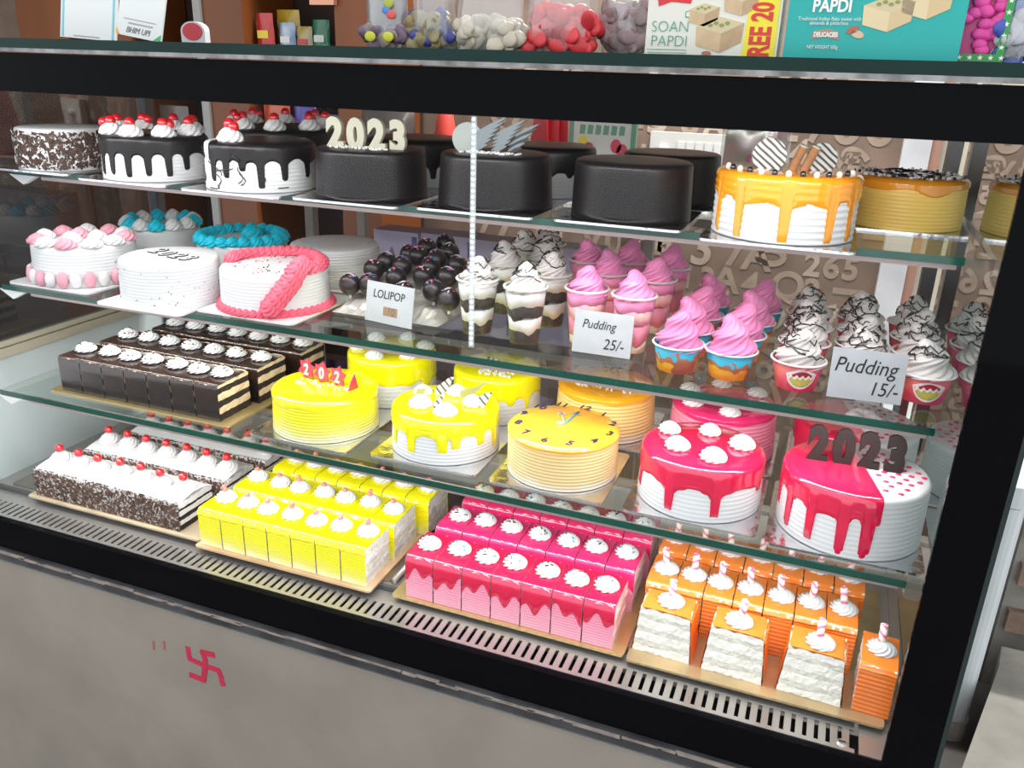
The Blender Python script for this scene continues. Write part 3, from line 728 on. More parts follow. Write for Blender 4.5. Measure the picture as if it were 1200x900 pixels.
def cup_mat_blue():
    mt, t, b = nt('blue_yellow_cup_print'); N, L = t.nodes, t.links
    tc = N.new('ShaderNodeTexCoord'); n = N.new('ShaderNodeTexNoise'); n.inputs['Scale'].default_value = 38; n.inputs['Detail'].default_value = 2; L.new(tc.outputs['Object'], n.inputs['Vector'])
    s = N.new('ShaderNodeSeparateXYZ'); L.new(tc.outputs['Object'], s.inputs[0])
    ma = N.new('ShaderNodeMath'); ma.operation = 'MULTIPLY_ADD'; ma.inputs[1].default_value = .045; L.new(n.outputs['Fac'], ma.inputs[0]); L.new(s.outputs[2], ma.inputs[2])
    cr = N.new('ShaderNodeValToRGB'); cr.color_ramp.interpolation = 'CONSTANT'; e = cr.color_ramp.elements
    mr = N.new('ShaderNodeMapRange'); mr.inputs[1].default_value = .01; mr.inputs[2].default_value = .075; L.new(ma.outputs[0], mr.inputs[0])
    e[0].position = 0; e[0].color = (.75, .42, .03, 1); e[1].position = .58; e[1].color = (.03, .42, .6, 1)
    q = e.new(.46); q.color = (.38, .13, .06, 1)
    L.new(mr.outputs[0], cr.inputs[0])
    wv = N.new('ShaderNodeTexNoise'); wv.inputs['Scale'].default_value = 22; L.new(tc.outputs['Object'], wv.inputs['Vector'])
    c2 = N.new('ShaderNodeValToRGB'); c2.color_ramp.interpolation = 'CONSTANT'; c2.color_ramp.elements[1].position = .56; c2.color_ramp.elements[1].color = (1, 1, 1, 1)
    L.new(wv.outputs['Fac'], c2.inputs[0]); mx = N.new('ShaderNodeMixRGB'); L.new(c2.outputs[0], mx.inputs[0]); L.new(cr.outputs[0], mx.inputs[1]); mx.inputs[2].default_value = (.36, .13, .07, 1)
    L.new(mx.outputs[0], b.inputs['Base Color']); b.inputs['Roughness'].default_value = .35
    return mt
M_cupb = cup_mat_blue(); M_cupp = mk('magenta_cup_print', (.72, .05, .2), .35, col2=(.6, .16, .1), vscale=22)
def wrap(half, lo, hi, mat, off, name):
    """flat print wrapped onto the paper cup as strips: half angle in degrees, lower and upper edge functions"""
    def build():
        v, f = [], []; n = 18
        for i in range(n + 1):
            a = -half + 2 * half * i / n; u = a / half; r_ = math.radians(a)
            for k in range(4):
                z = lo(u) + (hi(u) - lo(u)) * k / 3; q = SR0 + (SR1 - SR0) * z / SH_ + off; v.append((q * math.cos(r_), q * math.sin(r_), z))
        for i in range(n):
            for k in range(3): f.append((i * 4 + k, i * 4 + 4 + k, i * 4 + 5 + k, i * 4 + k + 1))
        return tomesh(name, v, f, mat)
    return cached(('wrap', name, off), build)
bowl_ = lambda top, dep: (lambda u: top - dep * math.sqrt(max(0, 1 - u * u)))
def small_cup(px, py, kind, label, k, empty_top=False):
    c = P(px, py, Z2 + .0002); o = empty('paper_pudding_cup', c, label, 'pudding cup', 'paper pudding cups on the middle shelf')
    mt = M_cupb if kind == 'p' else M_cupp
    cup = cached(('paper', kind), lambda: MB().lathe([(0, .0008), (SR0, .0008), (SR1, SH_), (SR1 - .0008, SH_), (SR1 - .003, SH_ - .008), (0, SH_ - .008)], 44).mesh('paper_cup', mt, True))
    add('paper_cup', cup, o, rot=(0, 0, k * 1.1 if kind == 'p' else 0))
    add('cup_rim', cached('paperrim', lambda: MB().lathe([(SR1 + .0015 + .0019 * math.cos(t), SH_ + .0017 * math.sin(t)) for t in [2 * PI * i / 8 for i in range(9)]], 44).mesh('cup_rim', M_white, True)), o)
    if kind != 'p':
        va = math.degrees(math.atan2(-c.y, -c.x)) + 14
        em = add('printed_emblem', wrap(38, bowl_(.030, .024), lambda u: .030 + .007 * math.cos(u * PI / 2), M_white, .0004, 'emblem_border'), o, rot=(0, 0, math.radians(va)))
        add('printed_bowl', wrap(33, bowl_(.0285, .0195), lambda u: .0285, mk('green_print', (.18, .42, .12), .4, col2=(.6, .5, .1), vscale=80), .0008, 'emblem_bowl'), em)
        add('printed_cream', wrap(30, lambda u: .0235 + .0022 * math.sin(u * 14), lambda u: .0295, M_white, .0011, 'emblem_cream'), em)
        add('printed_syrup', wrap(24, lambda u: .0275 + .0022 * math.sin(u * 11 + 1), lambda u: .029 + .0065 * math.cos(u * PI / 2), mk('red_print', (.35, .02, .03), .4), .0014, 'emblem_syrup'), em)
    s = add('cream_swirl', softserve(.0365, .062 if kind == 'p' else .056, M_pinkcream if kind == 'p' else M_pud, 2.3, 10, k % 4, .35), o, (0, 0, SH_ - .008), (0, 0, k * 1.7))
    if kind != 'p': choc_drizzle(s, .0365, .056, k % 4)
    return o
SP = [(792, 432, 'front left'), (853, 440, 'front right'), (805, 414, 'second rank left'), (865, 421, 'second rank right'), (818, 396, 'third rank left'), (877, 404, 'third rank right'), (829, 380, 'rear left'), (888, 388, 'rear right')]
for k, (x, y, w) in enumerate(SP): small_cup(x, y, 'p', 'blue printed paper cup of tall pink soft cream, ' + w, k)
SB = [(931, 452, 'front left'), (1005, 453, 'front centre behind price card'), (1079, 467, 'front right'), (938, 430, 'second rank left'), (1004, 433, 'second rank centre'), (1071, 444, 'second rank right'), (943, 411, 'third rank left'), (1004, 415, 'third rank centre'), (1068, 425, 'third rank right'), (944, 393, 'rear left'), (1003, 398, 'rear centre'), (1063, 406, 'rear right')]
for k, (x, y, w) in enumerate(SB): small_cup(x, y, 'c', 'magenta paper cup of white cream with chocolate drizzle, ' + w, k)
# ------------------------------------------------------------------ hand-written price cards
def price_card(corners, lines, label, foot=.02):
    """corners in pixels: top-left, top-right, bottom-right, bottom-left; the card stands on the middle shelf"""
    bl, br = P(*corners[3], Z2 + .001), P(*corners[2], Z2 + .001)
    y = (bl.y + br.y) / 2; ax = (br - bl); w = ax.length; rz = math.atan2(ax.y, ax.x)
    hh = hgt(((corners[3][1] - corners[0][1]) + (corners[2][1] - corners[1][1])) / 2, (bl + br) / 2)
    root = empty('price_card', (bl + br) / 2, label, 'price card', 'hand-written price cards', rz); lean = -.16
    card = MB().b2(-w / 2, w / 2, -.0012, .0012, 0, hh).add('card', M_card, root, rot=(lean, 0, 0))
    for body, x, z, s, sh_ in lines:
        me = text_mesh(body, s, .0002, M_ink, bold=.0, shear=sh_); add('handwriting', me, card, (x * w, -.0015, z * hh), (PI / 2, 0, 0), (1.0, 1.15, 1))
    MB().b2(-w / 2 - .002, w / 2 + .002, -.001, .012, -.0008, .0006).add('clear_foot', M_plastic, root)
    return root, w, hh
r_, w_, h_ = price_card([(434, 329), (489, 341), (482, 386), (428, 374)], [('LOLIPOP', -.02, .62, .0185, .1), ('10', .05, .22, .018, .1)], 'small hand-written card reading LOLIPOP leaning before the chocolate balls')
MB().b2(-.012, .02, -.0017, -.0014, h_ * .2, h_ * .42).add('brown_tape', mk('brown_tape', (.3, .2, .12), .5), r_, rot=(-.16, 0, 0))
price_card([(680, 363), (745, 374), (738, 421), (670, 411)], [('Pudding', -.08, .6, .018, .25), ('25/-', .2, .15, .022, .2)], 'hand-written card reading Pudding 25, in front of tall pink cups')
price_card([(976, 407), (1065, 420), (1055, 475), (968, 464)], [('Pudding', -.04, .54, .027, .25), ('15/-', .24, .13, .025, .2)], 'hand-written card reading Pudding 15, in front of magenta cups')
# ------------------------------------------------------------------ pastry slices
def extrude_profile(prof, L_, mat, name, closed=False):
    v, f = [], []
    for x in (-L_ / 2, L_ / 2): v += [(x, y, z) for y, z in prof]
    n = len(prof)
    for i in range(n - 1): f.append((i, n + i, n + i + 1, i + 1))
    return tomesh(name, v, f, mat)
def coat_profile(D, H, ridges, amp=.0007, t=.0016, tap=0):
    n = ridges * 4; a = [(-D / 2 - t - amp * math.sin(2 * PI * ridges * i / n), (H - .008) * i / n) for i in range(n + 1)]
    cor = [(-D / 2 - t + .006 * (1 - math.cos(q)), H - .008 + (.006 + t + .002) * math.sin(q)) for q in (.4, .8, 1.2, PI / 2)]
    half = [(y * (1 - tap * min(1, z / H)), z) for y, z in a + cor]; return half + [(0, H + t)] + [(-y, z) for y, z in half[::-1]]
def slab_layers(parent, L_, D, H, seq, key, tap=0):
    """cut cake: stacked sponge and cream layers with rough faces; seq of (name, material, fraction)"""
    z = 0; tot = sum(s[2] for s in seq)
    for i, (nm, mt, fr) in enumerate(seq):
        hh = H * fr / tot
        def build():
            r_ = random.Random(i * 7 + len(key)); nx, ny = 8, 16; v, f = [], []
            ring = [(-L_ / 2 + L_ * k / nx, -D / 2) for k in range(nx)] + [(L_ / 2, -D / 2 + D * k / ny) for k in range(ny)] + [(L_ / 2 - L_ * k / nx, D / 2) for k in range(nx)] + [(-L_ / 2, D / 2 - D * k / ny) for k in range(ny)]
            ins = .0012 if 'sponge' in nm else 0
            for zz in (0, hh * .5, hh):
                for x, y in ring:
                    s = 1 - ins / (L_ / 2); v.append((x * s - math.copysign(r_.uniform(0, .0018), x), y * .995 * (1 - tap * min(1, (z + zz) / H)) + r_.uniform(-.0007, .0007), zz + (r_.uniform(-.0026, .0026) if 0 < zz else 0)))
            n = len(ring)
            for q in range(2):
                for k in range(n): f.append((q * n + k, q * n + (k + 1) % n, (q + 1) * n + (k + 1) % n, (q + 1) * n + k))
            f.append(tuple(range(2 * n, 3 * n))); f.append(tuple(range(n - 1, -1, -1)))
            return tomesh(nm, v, f, mt, smooth=False)
        add(nm, cached(('slab', key, i), build), parent, (0, 0, z)); z += hh
def drip_sheet(L_, D, H, mat, name, seed, lo=.018, hi=.05, key=''):
    """poured glaze over a slice: top sheet and ragged drips down the front"""
    def build():
        r_ = random.Random(seed); nx = 16; ph = r_.uniform(0, 6); v, f = [], []; off = .0032
        for i in range(nx + 1):
            x = -L_ / 2 + L_ * i / nx; t = .5 + .5 * math.sin(2.3 * PI * i / nx + ph) * math.sin(1.1 * PI * i / nx + ph * 2); ln = lo + (hi - lo) * t
            col = [(D / 2 - .002, H + .0026), (0, H + .0034), (-D / 2 + .006, H + .003), (-D / 2 + .001, H + .0005), (-D / 2 - .0022, H - .006)]
            col += [(-D / 2 - off + (.0012 if k == 4 else 0), H - .006 - (ln - .006) * k / 4) for k in range(1, 5)]
            v += [(x, y, z) for y, z in col]
        K = 9
        for i in range(nx):
            for k in range(K - 1): f.append((i * K + k, i * K + k + 1, (i + 1) * K + k + 1, (i + 1) * K + k))
        return tomesh(name, v, f, mat)
    return cached(('drip', key, seed), build)
M_ycoat = grad('yellow_combed_icing', [(0, (.85, .84, .5)), (.22, (.85, .8, .12)), (.5, (.92, .84, .006))], 0, .076, .3, .3)
M_ocoat = mk('orange_combed_icing', (.93, .22, .03), .25, coat=.4, var=.1, vscale=30)
M_pcoat = grad('pink_combed_icing', [(0, (.9, .42, .52)), (.9, (.86, .22, .36))], 0, .08, .35)
M_ccoat = mk('chocolate_slice_glaze', (.016, .012, .012), .2, coat=.7, col2=(.035, .016, .01), vscale=14)
M_cutcream = mk('rough_cut_cream', (.92, .9, .82), .7, bump=1, bscale=110)
KINDS = {
 'choc': dict(coat=M_ccoat, ridges=1, seq=[('sponge_layer', M_sponged, 1.2), ('cream_layer', M_mocha, 1), ('sponge_layer', M_sponged, 1.1), ('cream_layer', M_mocha, 1), ('sponge_layer', M_sponged, 1), ('cream_layer', M_mocha, .5)], sw=(.0205, .018)),
 'yellow': dict(coat=M_ycoat, ridges=14, seq=[('sponge_layer', M_spongew, 1.2), ('cream_layer', M_creamw, .5), ('sponge_layer', M_spongew, 1.1), ('cream_layer', M_creamw, .5), ('sponge_layer', M_spongew, 1), ('cream_layer', M_creamw, .5)], sw=(.0205, .021)),
 'pink': dict(coat=M_pcoat, ridges=14, seq=[('sponge_layer', M_spongep, 1.2), ('cream_layer', mk('pale_pink_cream', (.9, .66, .66), .6), .5), ('sponge_layer', M_spongep, 1.1), ('cream_layer', mk('pale_pink_cream', (.9, .66, .66), .6), .5), ('sponge_layer', M_spongep, 1)], sw=(.0205, .019)),
 'orange': dict(coat=M_ocoat, ridges=10, seq=[('cream_layer', M_cutcream, .9), ('sponge_layer', M_spongew, .8), ('cream_layer', M_cutcream, .9), ('sponge_layer', M_spongew, .8), ('cream_layer', M_cutcream, 1.1), ('sponge_layer', M_spongew, .7), ('cream_layer', M_cutcream, .8)], sw=(.021, .015)),
}
M_stick = stripes('pink_striped_wafer', (.85, .8, .68), (.78, .18, .36), 28, .5, 0, (.0, .9, .4), .72)
def pastry(kind, loc, L_, D, H, rz, label, group, seed, layers=True, sw=True):
    K = KINDS[kind]; o = empty('pastry_slice', loc, label, 'pastry', group, rz); key = (kind, round(L_, 4), round(D, 4), round(H, 4))
    tap = .15 if kind == 'orange' and seed >= 40 else 0; key = key + (tap,)
    slab_layers(o, L_ - .0008, D, H, K['seq'], key, tap)
    add('icing', cached(('coat',) + key, lambda: extrude_profile(coat_profile(D, H, K['ridges'], (.0002 if kind == 'choc' else .0006), .0016, tap), L_ - .0022, K['coat'], 'icing')), o)
    if kind == 'pink': add('glaze', drip_sheet(L_ - .002, D, H, M_pink if seed > 6 else M_red, 'glaze', seed, .018, .055, key + (seed > 6,)), o)
    if kind == 'yellow': add('glaze', drip_sheet(L_ - .002, D, H, M_yellow, 'glaze', seed % 3, .006, .014, key), o)
    if kind == 'orange': add('glaze', drip_sheet(L_ - .002, D * (1 - tap), H, M_orange, 'glaze', seed % 3, .006, .012, key), o)
    if not sw: return o
    r, h = K['sw']; rr = random.Random(seed * 13 + len(kind))
    s = add('cream_swirl', swirl(r, h, M_cream, 9, 2.2, .15), o, (rr.uniform(-.003, .003), rr.uniform(-.004, .004) + (.004 if kind != 'orange' else 0), H + .003), (0, 0, rr.uniform(0, 6.28)))
    if kind == 'yellow':
        cherry_on(s, h * .98, .0058, M_cherryp)
        if seed % 3 == 0: cherry_on(s, h * .95 + .007, .0048, M_cherryp, .002)
    if kind == 'orange':
        w = cached('wstick', lambda: MB().lathe([(0, 0), (.0056, 0), (.0056, .038), (.0042, .038), (.0042, .033), (0, .033)], 14).mesh('wafer_stick', M_stick, True))
        add('wafer_stick', w, s, (0, -.002, .004), (rr.uniform(-.12, .08), rr.uniform(-.12, .12), rr.uniform(0, 6)))
    if kind in ('pink', 'choc'):
        cols = [mk('blue_sprinkle', (.05, .35, .6), .4), mk('lilac_sprinkle', (.2, .18, .3), .4), M_flake] if kind == 'pink' else [M_choc, M_flake]
        def pk(r_):
            a, q = r_.uniform(0, 6.28), r * .75 * math.sqrt(r_.random()); return (q * math.cos(a), q * math.sin(a), h * (1 - (q / r) ** 2) * .92 + .002), (0, 0, 1)
        bits('sprinkles', s, 9, pk, (.0055, .002, .0014), cols, seed, key=(kind, seed % 5))
    return o
def pastry_row(kind, xs, y, D, H, z, rowname, colour, group, base=0, slope=0, dz=0):
    x0, x1, n = xs; L_ = (x1 - x0) / n
    for i in range(n):
        x = x0 + L_ * (i + .5)
        pastry(kind, (x, y + D / 2 + slope * (x - x0), z), L_, D, H, math.atan(slope), '%s pastry slice, %s from left in the %s row' % (colour, ORD[i], rowname), group, base + i)
def board(x0, x1, y0, y1, z, mat, label, t=.004, name='cake_board', rz=0):
    o = MB().plate(rrect(x1 - x0, y1 - y0, .006, 3), 0, t).add(name, mat, None, ((x0 + x1) / 2, (y0 + y1) / 2, z), rot=(0, 0, rz))
    return tag(o, label, 'cake board' if name == 'cake_board' else 'tray', 'boards under the pastry rows' if name == 'cake_board' else 'steel deck trays')
# chocolate slices on shelf 3
board(-1.455, -1.005, 1.168, 1.52, Z3 + .0002, M_gold, 'gold board under the rows of chocolate pastry slices')
zc = Z3 + .0044
pastry_row('choc', (-1.43, -1.03, 7), 1.18, .092, .073, zc, 'front', 'dark chocolate', 'chocolate pastry slices')
pastry_row('choc', (-1.43, -1.02, 7), 1.288, .092, .073, zc, 'middle', 'dark chocolate', 'chocolate pastry slices', 7)
pastry_row('choc', (-1.40, -1.00, 7), 1.408, .085, .073, zc, 'back', 'dark chocolate', 'chocolate pastry slices', 14)
# ------------------------------------------------------------------ shelf 3 round cakes
M_ybody = grad('yellow_ridged_icing', [(0, (.85, .84, .6)), (.28, (.82, .76, .14)), (.6, (.9, .82, .01))], 0, .07, .3, .3)
o, R, h = cake('yellow ridged cake with red star plaques reading 202', 323, 446, 520, 43, Z3, M_ybody, 12, .0006, .03)
glaze(o, R, h, M_yellow, .014, [], .005)
M_star = mk('red_chocolate_star', (.55, .02, .05), .3, coat=.3)
for i, (x, ch) in enumerate(((-.046, '2'), (-.008, '0'), (.03, '2'))):
    st = MB(); st.prism([((.022 if k % 2 == 0 else .014) * math.sin(2 * PI * k / 12 + .2), .022 + (.022 if k % 2 == 0 else .014) * math.cos(2 * PI * k / 12 + .2)) for k in range(12)], -.0015, .0015)
    e = st.add('star_plaque', M_star, o, (x, .008 - .006 * i, h), rot=(-.1, 0, -.18))
    add('plaque_numeral', text_mesh(ch, .03, .0008, M_ivory, bold=.0008), e, (0, -.0022, .0115), (PI / 2, 0, 0), (.85, 1, 1))
st = MB().prism([(-.012, 0), (.012, .004), (.004, .034), (-.004, .02)], -.0015, .0015); st.add('star_plaque', M_star, o, (.064, -.004, h), rot=(0, 0, 1.25))
bits('white_flecks', o, 80, lambda r_: ((r_.uniform(-.055, .055), r_.uniform(-.02, .005) , h + .003), (0, 0, 1)), (.004, .003, .003), [M_cream, M_yellow], 4)
# h
def drip_cake(label, l, r, yb, hpx, mat, drips, drop, sw, z=Z3, **k):
    o, R, h = cake(label, l, r, yb, hpx, z, M_creamw, 11, .0003, .03, **k); va = view_angle(o)
    glaze(o, R, h, mat, drop, [(va + a, l_, w) for a, l_, w in drips], .003, amp=.0009, ridges=11)
    for x, y, s_ in sw: add('cream_swirl', swirl(.0195 * s_, .019 * s_, M_cream), o, (x, y, h + .002), (0, 0, x * 40))
    return o, R, h
o, R, h = drip_cake('white cake with yellow drips, cream swirls and striped chocolate shards', 459, 586, 546, 45, M_yellow,
    [(-66, .062, 3), (-38, .066, 4.5), (-4, .058, 5), (10, .05, 4), (38, .05, 4), (60, .064, 3), (100, .06, 5), (150, .05, 5)], .028,
    [(-.058, .022, .9), (-.035, -.035, 1.1), (.022, -.05, 1.1), (.0, .045, 1.0), (.048, .01, 1.0)])
M_shard = stripes('striped_chocolate_shard', (.08, .08, .08), (.55, .58, .6), 30, .3, 1.2, (.4, .7, 0), .35); M_olive = mk('olive_chocolate', (.26, .26, .08), .3)
for x, y, sc_, ml, rz, pts in ((-.022, .03, 1, M_shard, .3, [(-.014, 0), (.004, 0), (.022, .036), (.014, .036), (-.012, .014)]), (.028, .032, 1, M_olive, .2, [(-.012, 0), (.004, .003), (.036, .034), (.028, .033), (-.012, .014)]),
                               (.066, .004, 1, M_shard, .4, [(-.016, .008), (.006, 0), (.022, .03), (.008, .028)]), (.006, -.045, 1, M_shard, 1.0, [(-.012, 0), (.002, .004), (.016, .034), (-.006, .02)]), (-.05, -.01, 1, M_olive, .5, [(-.006, 0), (.004, .004), (.014, .022), (-.004, .022)])):
    MB().prism(pts, -.0012, .0012).add('chocolate_shard', ml, o, (x, y, h), rot=(-.1, 0, rz))
# i clock cake
M_cl = grad('butterscotch_ridged_icing', [(0, (.85, .8, .7)), (.2, (.78, .58, .3)), (1, (.85, .58, .25))], 0, .07, .35)
o, R, h = cake('butterscotch ridged cake iced as a clock face with hands and numerals', 592, 721, 577, 47, Z3, M_cl, 12, .0008, .0); va = view_angle(o)
glaze(o, R, h, mk('butterscotch_gel', (.92, .36, .03), .12, coat=.9, col2=(.92, .5, .05), vscale=9), .008, [], .002, .0)
rot = math.radians(va + 90 - 24)
for i in range(12):
    a = rot + PI / 2 - 2 * PI * (i + 1) / 12
    add('clock_numeral', text_mesh(str(i + 1), .024, .0004, mk('navy_icing', (.03, .03, .07), .4), bold=.0004), o, ((R - .013) * math.cos(a) , (R - .013) * math.sin(a), h + .0026), (0, 0, rot))
for a, L_, mt in ((rot + PI / 2, .062, mk('blue_icing', (.04, .3, .5), .4)), (rot + PI / 2 + .55, .052, mk('grey_icing', (.4, .4, .45), .4))):
    d = Vector((math.cos(a), math.sin(a), 0)); p_ = Vector((-d.y, d.x, 0))
    MB().tube([(0, 0, h + .004), d * L_ + Vector((0, 0, h + .004))], .0016, 6).tube([d * L_ * .8 + p_ * .007 + Vector((0, 0, h + .004)), d * L_ + Vector((0, 0, h + .004)), d * L_ * .8 - p_ * .007 + Vector((0, 0, h + .004))], .0012, 6).add('clock_hand', mt, o, smooth=True)
add('cream_dot', ball(.004, M_cream, (1.4, 1, .6), key='dot'), o, (-.008, 0, h + .004))
# j pink drip
drip_cake('white cake with strawberry red drips and five cream swirls', 742, 885, 612, 55, M_red,
    [(-70, .07, 2.8), (-26, .08, 4), (16, .082, 4), (66, .05, 4), (110, .06, 5), (160, .05, 5)], .036,
    [(-.062, .03, .95), (-.038, -.03, 1.05), (.022, -.05, 1.1), (.058, .018, 1.1), (.002, .05, .95)])
# k, p half pink half dotted white cakes
def half_cake(label, l, r, yb, hpx, drips, blabel=None, edge=.01, **k):
    o, R, h = cake(label, l, r, yb, hpx, Z3, M_creamw, 12, .0003, .01, **k); va = view_angle(o)
    glaze(o, R, h, M_red, .036, [(va + a, l_, w) for a, l_, w in drips], .003, .01, cut=((edge, 0, 0), (.97, .24, 0)), ridges=12)
    M_dot = mk('red_jelly_heart', (.6, .02, .1), .3)
    n = 0; r_ = random.Random(4)
    for i in range(-5, 6):
        for j in range(-5, 6):
            x, y = i * .019 + (j % 2) * .0095 + r_.uniform(-.002, .002), j * .0165 + r_.uniform(-.002, .002)
            if x * .97 + y * .24 > edge + .008 and math.hypot(x, y) < R - .012:
                add('jelly_heart', ball(.0036, M_dot, (1.25, .9, .45), 10, 6, 'jelly'), o, (x, y, h + .0006))
    return o, R, h
o, R, h = half_cake('half pink drip, half dotted white cake with dark 2023 numerals', 903, 1064, 653, 66, [(-74, .075, 3), (-52, .09, 3.4), (-28, .094, 3.4), (-2, .096, 4), (16, .096, 4.5)], edge=.012, bdy=.004, bdx=-.004)
M_numdark = mk('dark_chocolate_numeral', (.022, .015, .015), .5, spec=.2)
topper_text(o, '2023', .078, M_numdark, -.004, .004, h, math.radians(4), .004, .037, .0045, .72, lean=.12)
o, R, h = half_cake('half pink, half dotted white cake with a cream flower, at back right', 920, 1058, 573, 52, [(-60, .07, 4), (-30, .06, 4)], edge=-.004)
for a in range(6):
    add('cream_petal', ball(.016, mk('pink_white_petal', (.88, .62, .66), .45, col2=(.9, .88, .88), vscale=40), (1, .75, .9), 14, 10, 'petal'), o, (.008 + .016 * math.cos(a * 1.05), -.012 + .022 * math.sin(a * 1.05), h + .006))
# back row
o, R, h = cake('tall yellow glazed cake with cream swirls at the back, behind the 202 cake', 409, 513, 479, 50, Z3, M_creamw); va = view_angle(o)
glaze(o, R, h, M_yellow, .05, [(va - 40, .066, 9), (va + 20, .054, 8), (va + 50, .066, 8)], .006)
rim_swirls(o, 6, R - .024, h + .002, .019, .016, [M_cream], 0, math.radians(va) + .5)
o, R, h = cake('yellow glazed cake with a zebra chocolate sheet at the back, behind the drip cake', 530, 633, 499, 49, Z3, M_creamw); va = view_angle(o)
glaze(o, R, h, M_yellow, .042, [(va - 20, .052, 5), (va + 18, .055, 5), (va + 42, .066, 3)], .006)
MB().plate([(-.03, .0), (.03, -.012), (.045, .012), (-.03, .03)], 0, .002).add('zebra_sheet', M_zebra, o, (.005, -.02, h + .004), rot=(.25, 0, 0))
bits('white_flecks', o, 50, lambda r_: ((r_.uniform(-.02, .05), r_.uniform(-.06, -.03), h + .003), (0, 0, 1)), (.004, .003, .003), [M_cream], 6)
M_ob = grad('peach_ridged_icing', [(0, (.9, .78, .7)), (.3, (.9, .66, .3)), (1, (.9, .62, .2))], 0, .07, .35)
o, R, h = cake('peach ridged cake with orange gel top reading 2023 in black script, at back', 648, 764, 521, 49, Z3, M_ob, 12, .001, .04); va = view_angle(o)
glaze(o, R, h, mk('orange_gel', (.92, .42, .015), .12, coat=.9), .012, [], .004, .04)
add('iced_letter', text_mesh('2023', .055, .0005, M_ink, bold=-.001, shear=.3), o, (.0, -.03, h + .003), (0, 0, math.radians(-6)), (.8, 1, 1))
pearls(o, 45, -.06, .06, -.05, -.02, h + .002, 9)
o, R, h = cake('pink ridged cake with glossy pink top and cream swirls at the back', 778, 901, 547, 52, Z3, M_pinkp, 12, .001, .05); va = view_angle(o)
glaze(o, R, h, M_pink, .012, [], .003, .05)
rim_swirls(o, 6, R - .026, h + .002, .019, .015, [M_cream], 0, math.radians(va) + .15)
# ------------------------------------------------------------------ deck: trays, boards and pastry rows
ZK = ZD - .0038
board(-1.62, -.664, 1.165, 1.585, ZK, M_dsteel, 'dull steel tray under the flaked logs and yellow slices', .003, 'deck_tray')
MB().tube([(-.655, 1.165, ZK + .0064), (-.655, 1.585, ZK + .0064)], .006, 8).add('deck_divider', M_steel, case, smooth=True)
board(-1.535, -1.075, 1.133, 1.49, ZK + .0032, mk('worn_cake_card', (.6, .48, .32), .6, var=.3, vscale=12), 'worn gold board under the chocolate-flaked cream logs')
zb_ = ZK + .0074
def log(y0, x0, x1, label, seed):
    D, H = .098, .066; L_ = x1 - x0; o = empty('cream_log', ((x0 + x1) / 2, y0 + D / 2, zb_), label, 'pastry log', 'chocolate-flaked cream logs')
    slab_layers(o, L_, D, H - .006, [('sponge_layer', M_sponged, 1), ('cream_layer', M_cream, .7), ('sponge_layer', M_sponged, .8), ('cream_layer', M_cream, .8), ('sponge_layer', M_sponged, .5), ('cream_layer', M_cream, .9)], ('log', round(L_, 3)))
    prof = [(-D / 2 - .003, 0)] + [(-D / 2 - .003, .02 + .02 * i) for i in range(2)] + [(-D / 2 + .001, H - .012), (-D / 2 + .01, H - .004), (-D / 2 + .03, H), (0, H + .002)]
    prof += [(-y, z) for y, z in prof[:-1][::-1]]
    cc = add('cream_coat', extrude_profile(prof, L_ - .002, M_cream, 'cream_coat'), o); cc.data.materials.append(mk('flaked_side', (.12, .075, .055), .8))
    for q in cc.data.polygons: q.material_index = 1 if abs(q.normal.y) > .8 else 0
    def pk(r_):
        sgn = -1 if r_.random() < .75 else 1; z = r_.uniform(.002, H - .008) if r_.random() < .94 else H - .006
        return (r_.uniform(-L_ / 2 + .002, L_ / 2 - .002), sgn * (D / 2 + .0035 - (max(0, z - H + .018)) * .4), z), (0, sgn, 0)
    bits('chocolate_flakes', o, 3000, pk, (.0065, .003, .0014), [mk('milk_flake', (.17, .10, .075), .6, var=.4, vscale=80), M_flake, mk('milk_flake', (0, 0, 0)), M_flake, mk('pale_flake', (.5, .45, .42), .6)], seed)
    for i in range(7):
        s = add('cream_swirl', swirl(.0235, .024, M_cream, 10, 1.8, .05, 'soft_swirl'), o, (-L_ / 2 + L_ * (i + .5) / 7, random.Random(seed * 9 + i).uniform(-.004, .004), H - .001), (0, 0, i * 1.3)); cherry_on(s, .029, .0092)
log(1.148, -1.52, -1.13, 'front chocolate-flaked cream log topped with seven cherry swirls', 31)
log(1.262, -1.50, -1.11, 'middle chocolate-flaked cream log, cherries behind the front log', 32)
log(1.376, -1.48, -1.09, 'rear chocolate-flaked cream log, partly hidden under the lower shelf', 33)
board(-1.072, -.678, 1.116, 1.46, ZK + .0032, mk('peach_cake_card', (.75, .5, .3), .5, var=.2, vscale=12), 'peach card board under the yellow pastry slices')
pastry_row('yellow', (-1.065, -.69, 7), 1.128, .088, .076, zb_, 'front', 'lemon yellow', 'yellow pastry slices')
pastry_row('yellow', (-1.06, -.685, 7), 1.228, .088, .076, zb_, 'middle', 'lemon yellow', 'yellow pastry slices', 7)
pastry_row('yellow', (-1.04, -.665, 7), 1.335, .088, .076, zb_, 'back', 'lemon yellow', 'yellow pastry slices', 14)
board(-.64, -.208, 1.128, 1.5, ZK + .0003, M_gold, 'gold foil board under the pink pastry slices')
zp = ZK + .0045
pastry_row('pink', (-.615, -.228, 7), 1.138, .088, .082, zp, 'front', 'strawberry pink', 'pink pastry slices')
pastry_row('pink', (-.61, -.222, 7), 1.25, .088, .082, zp, 'middle', 'strawberry pink', 'pink pastry slices', 7)
pastry_row('pink', (-.605, -.217, 7), 1.362, .088, .082, zp, 'back', 'strawberry pink', 'pink pastry slices', 14)
board(-.203, .192, 1.122, 1.5, ZK + .0003, mk('brown_gold_card', (.6, .45, .25), .35, metal=.5, var=.3, vscale=10), 'brown gold board under the orange pastry slices')
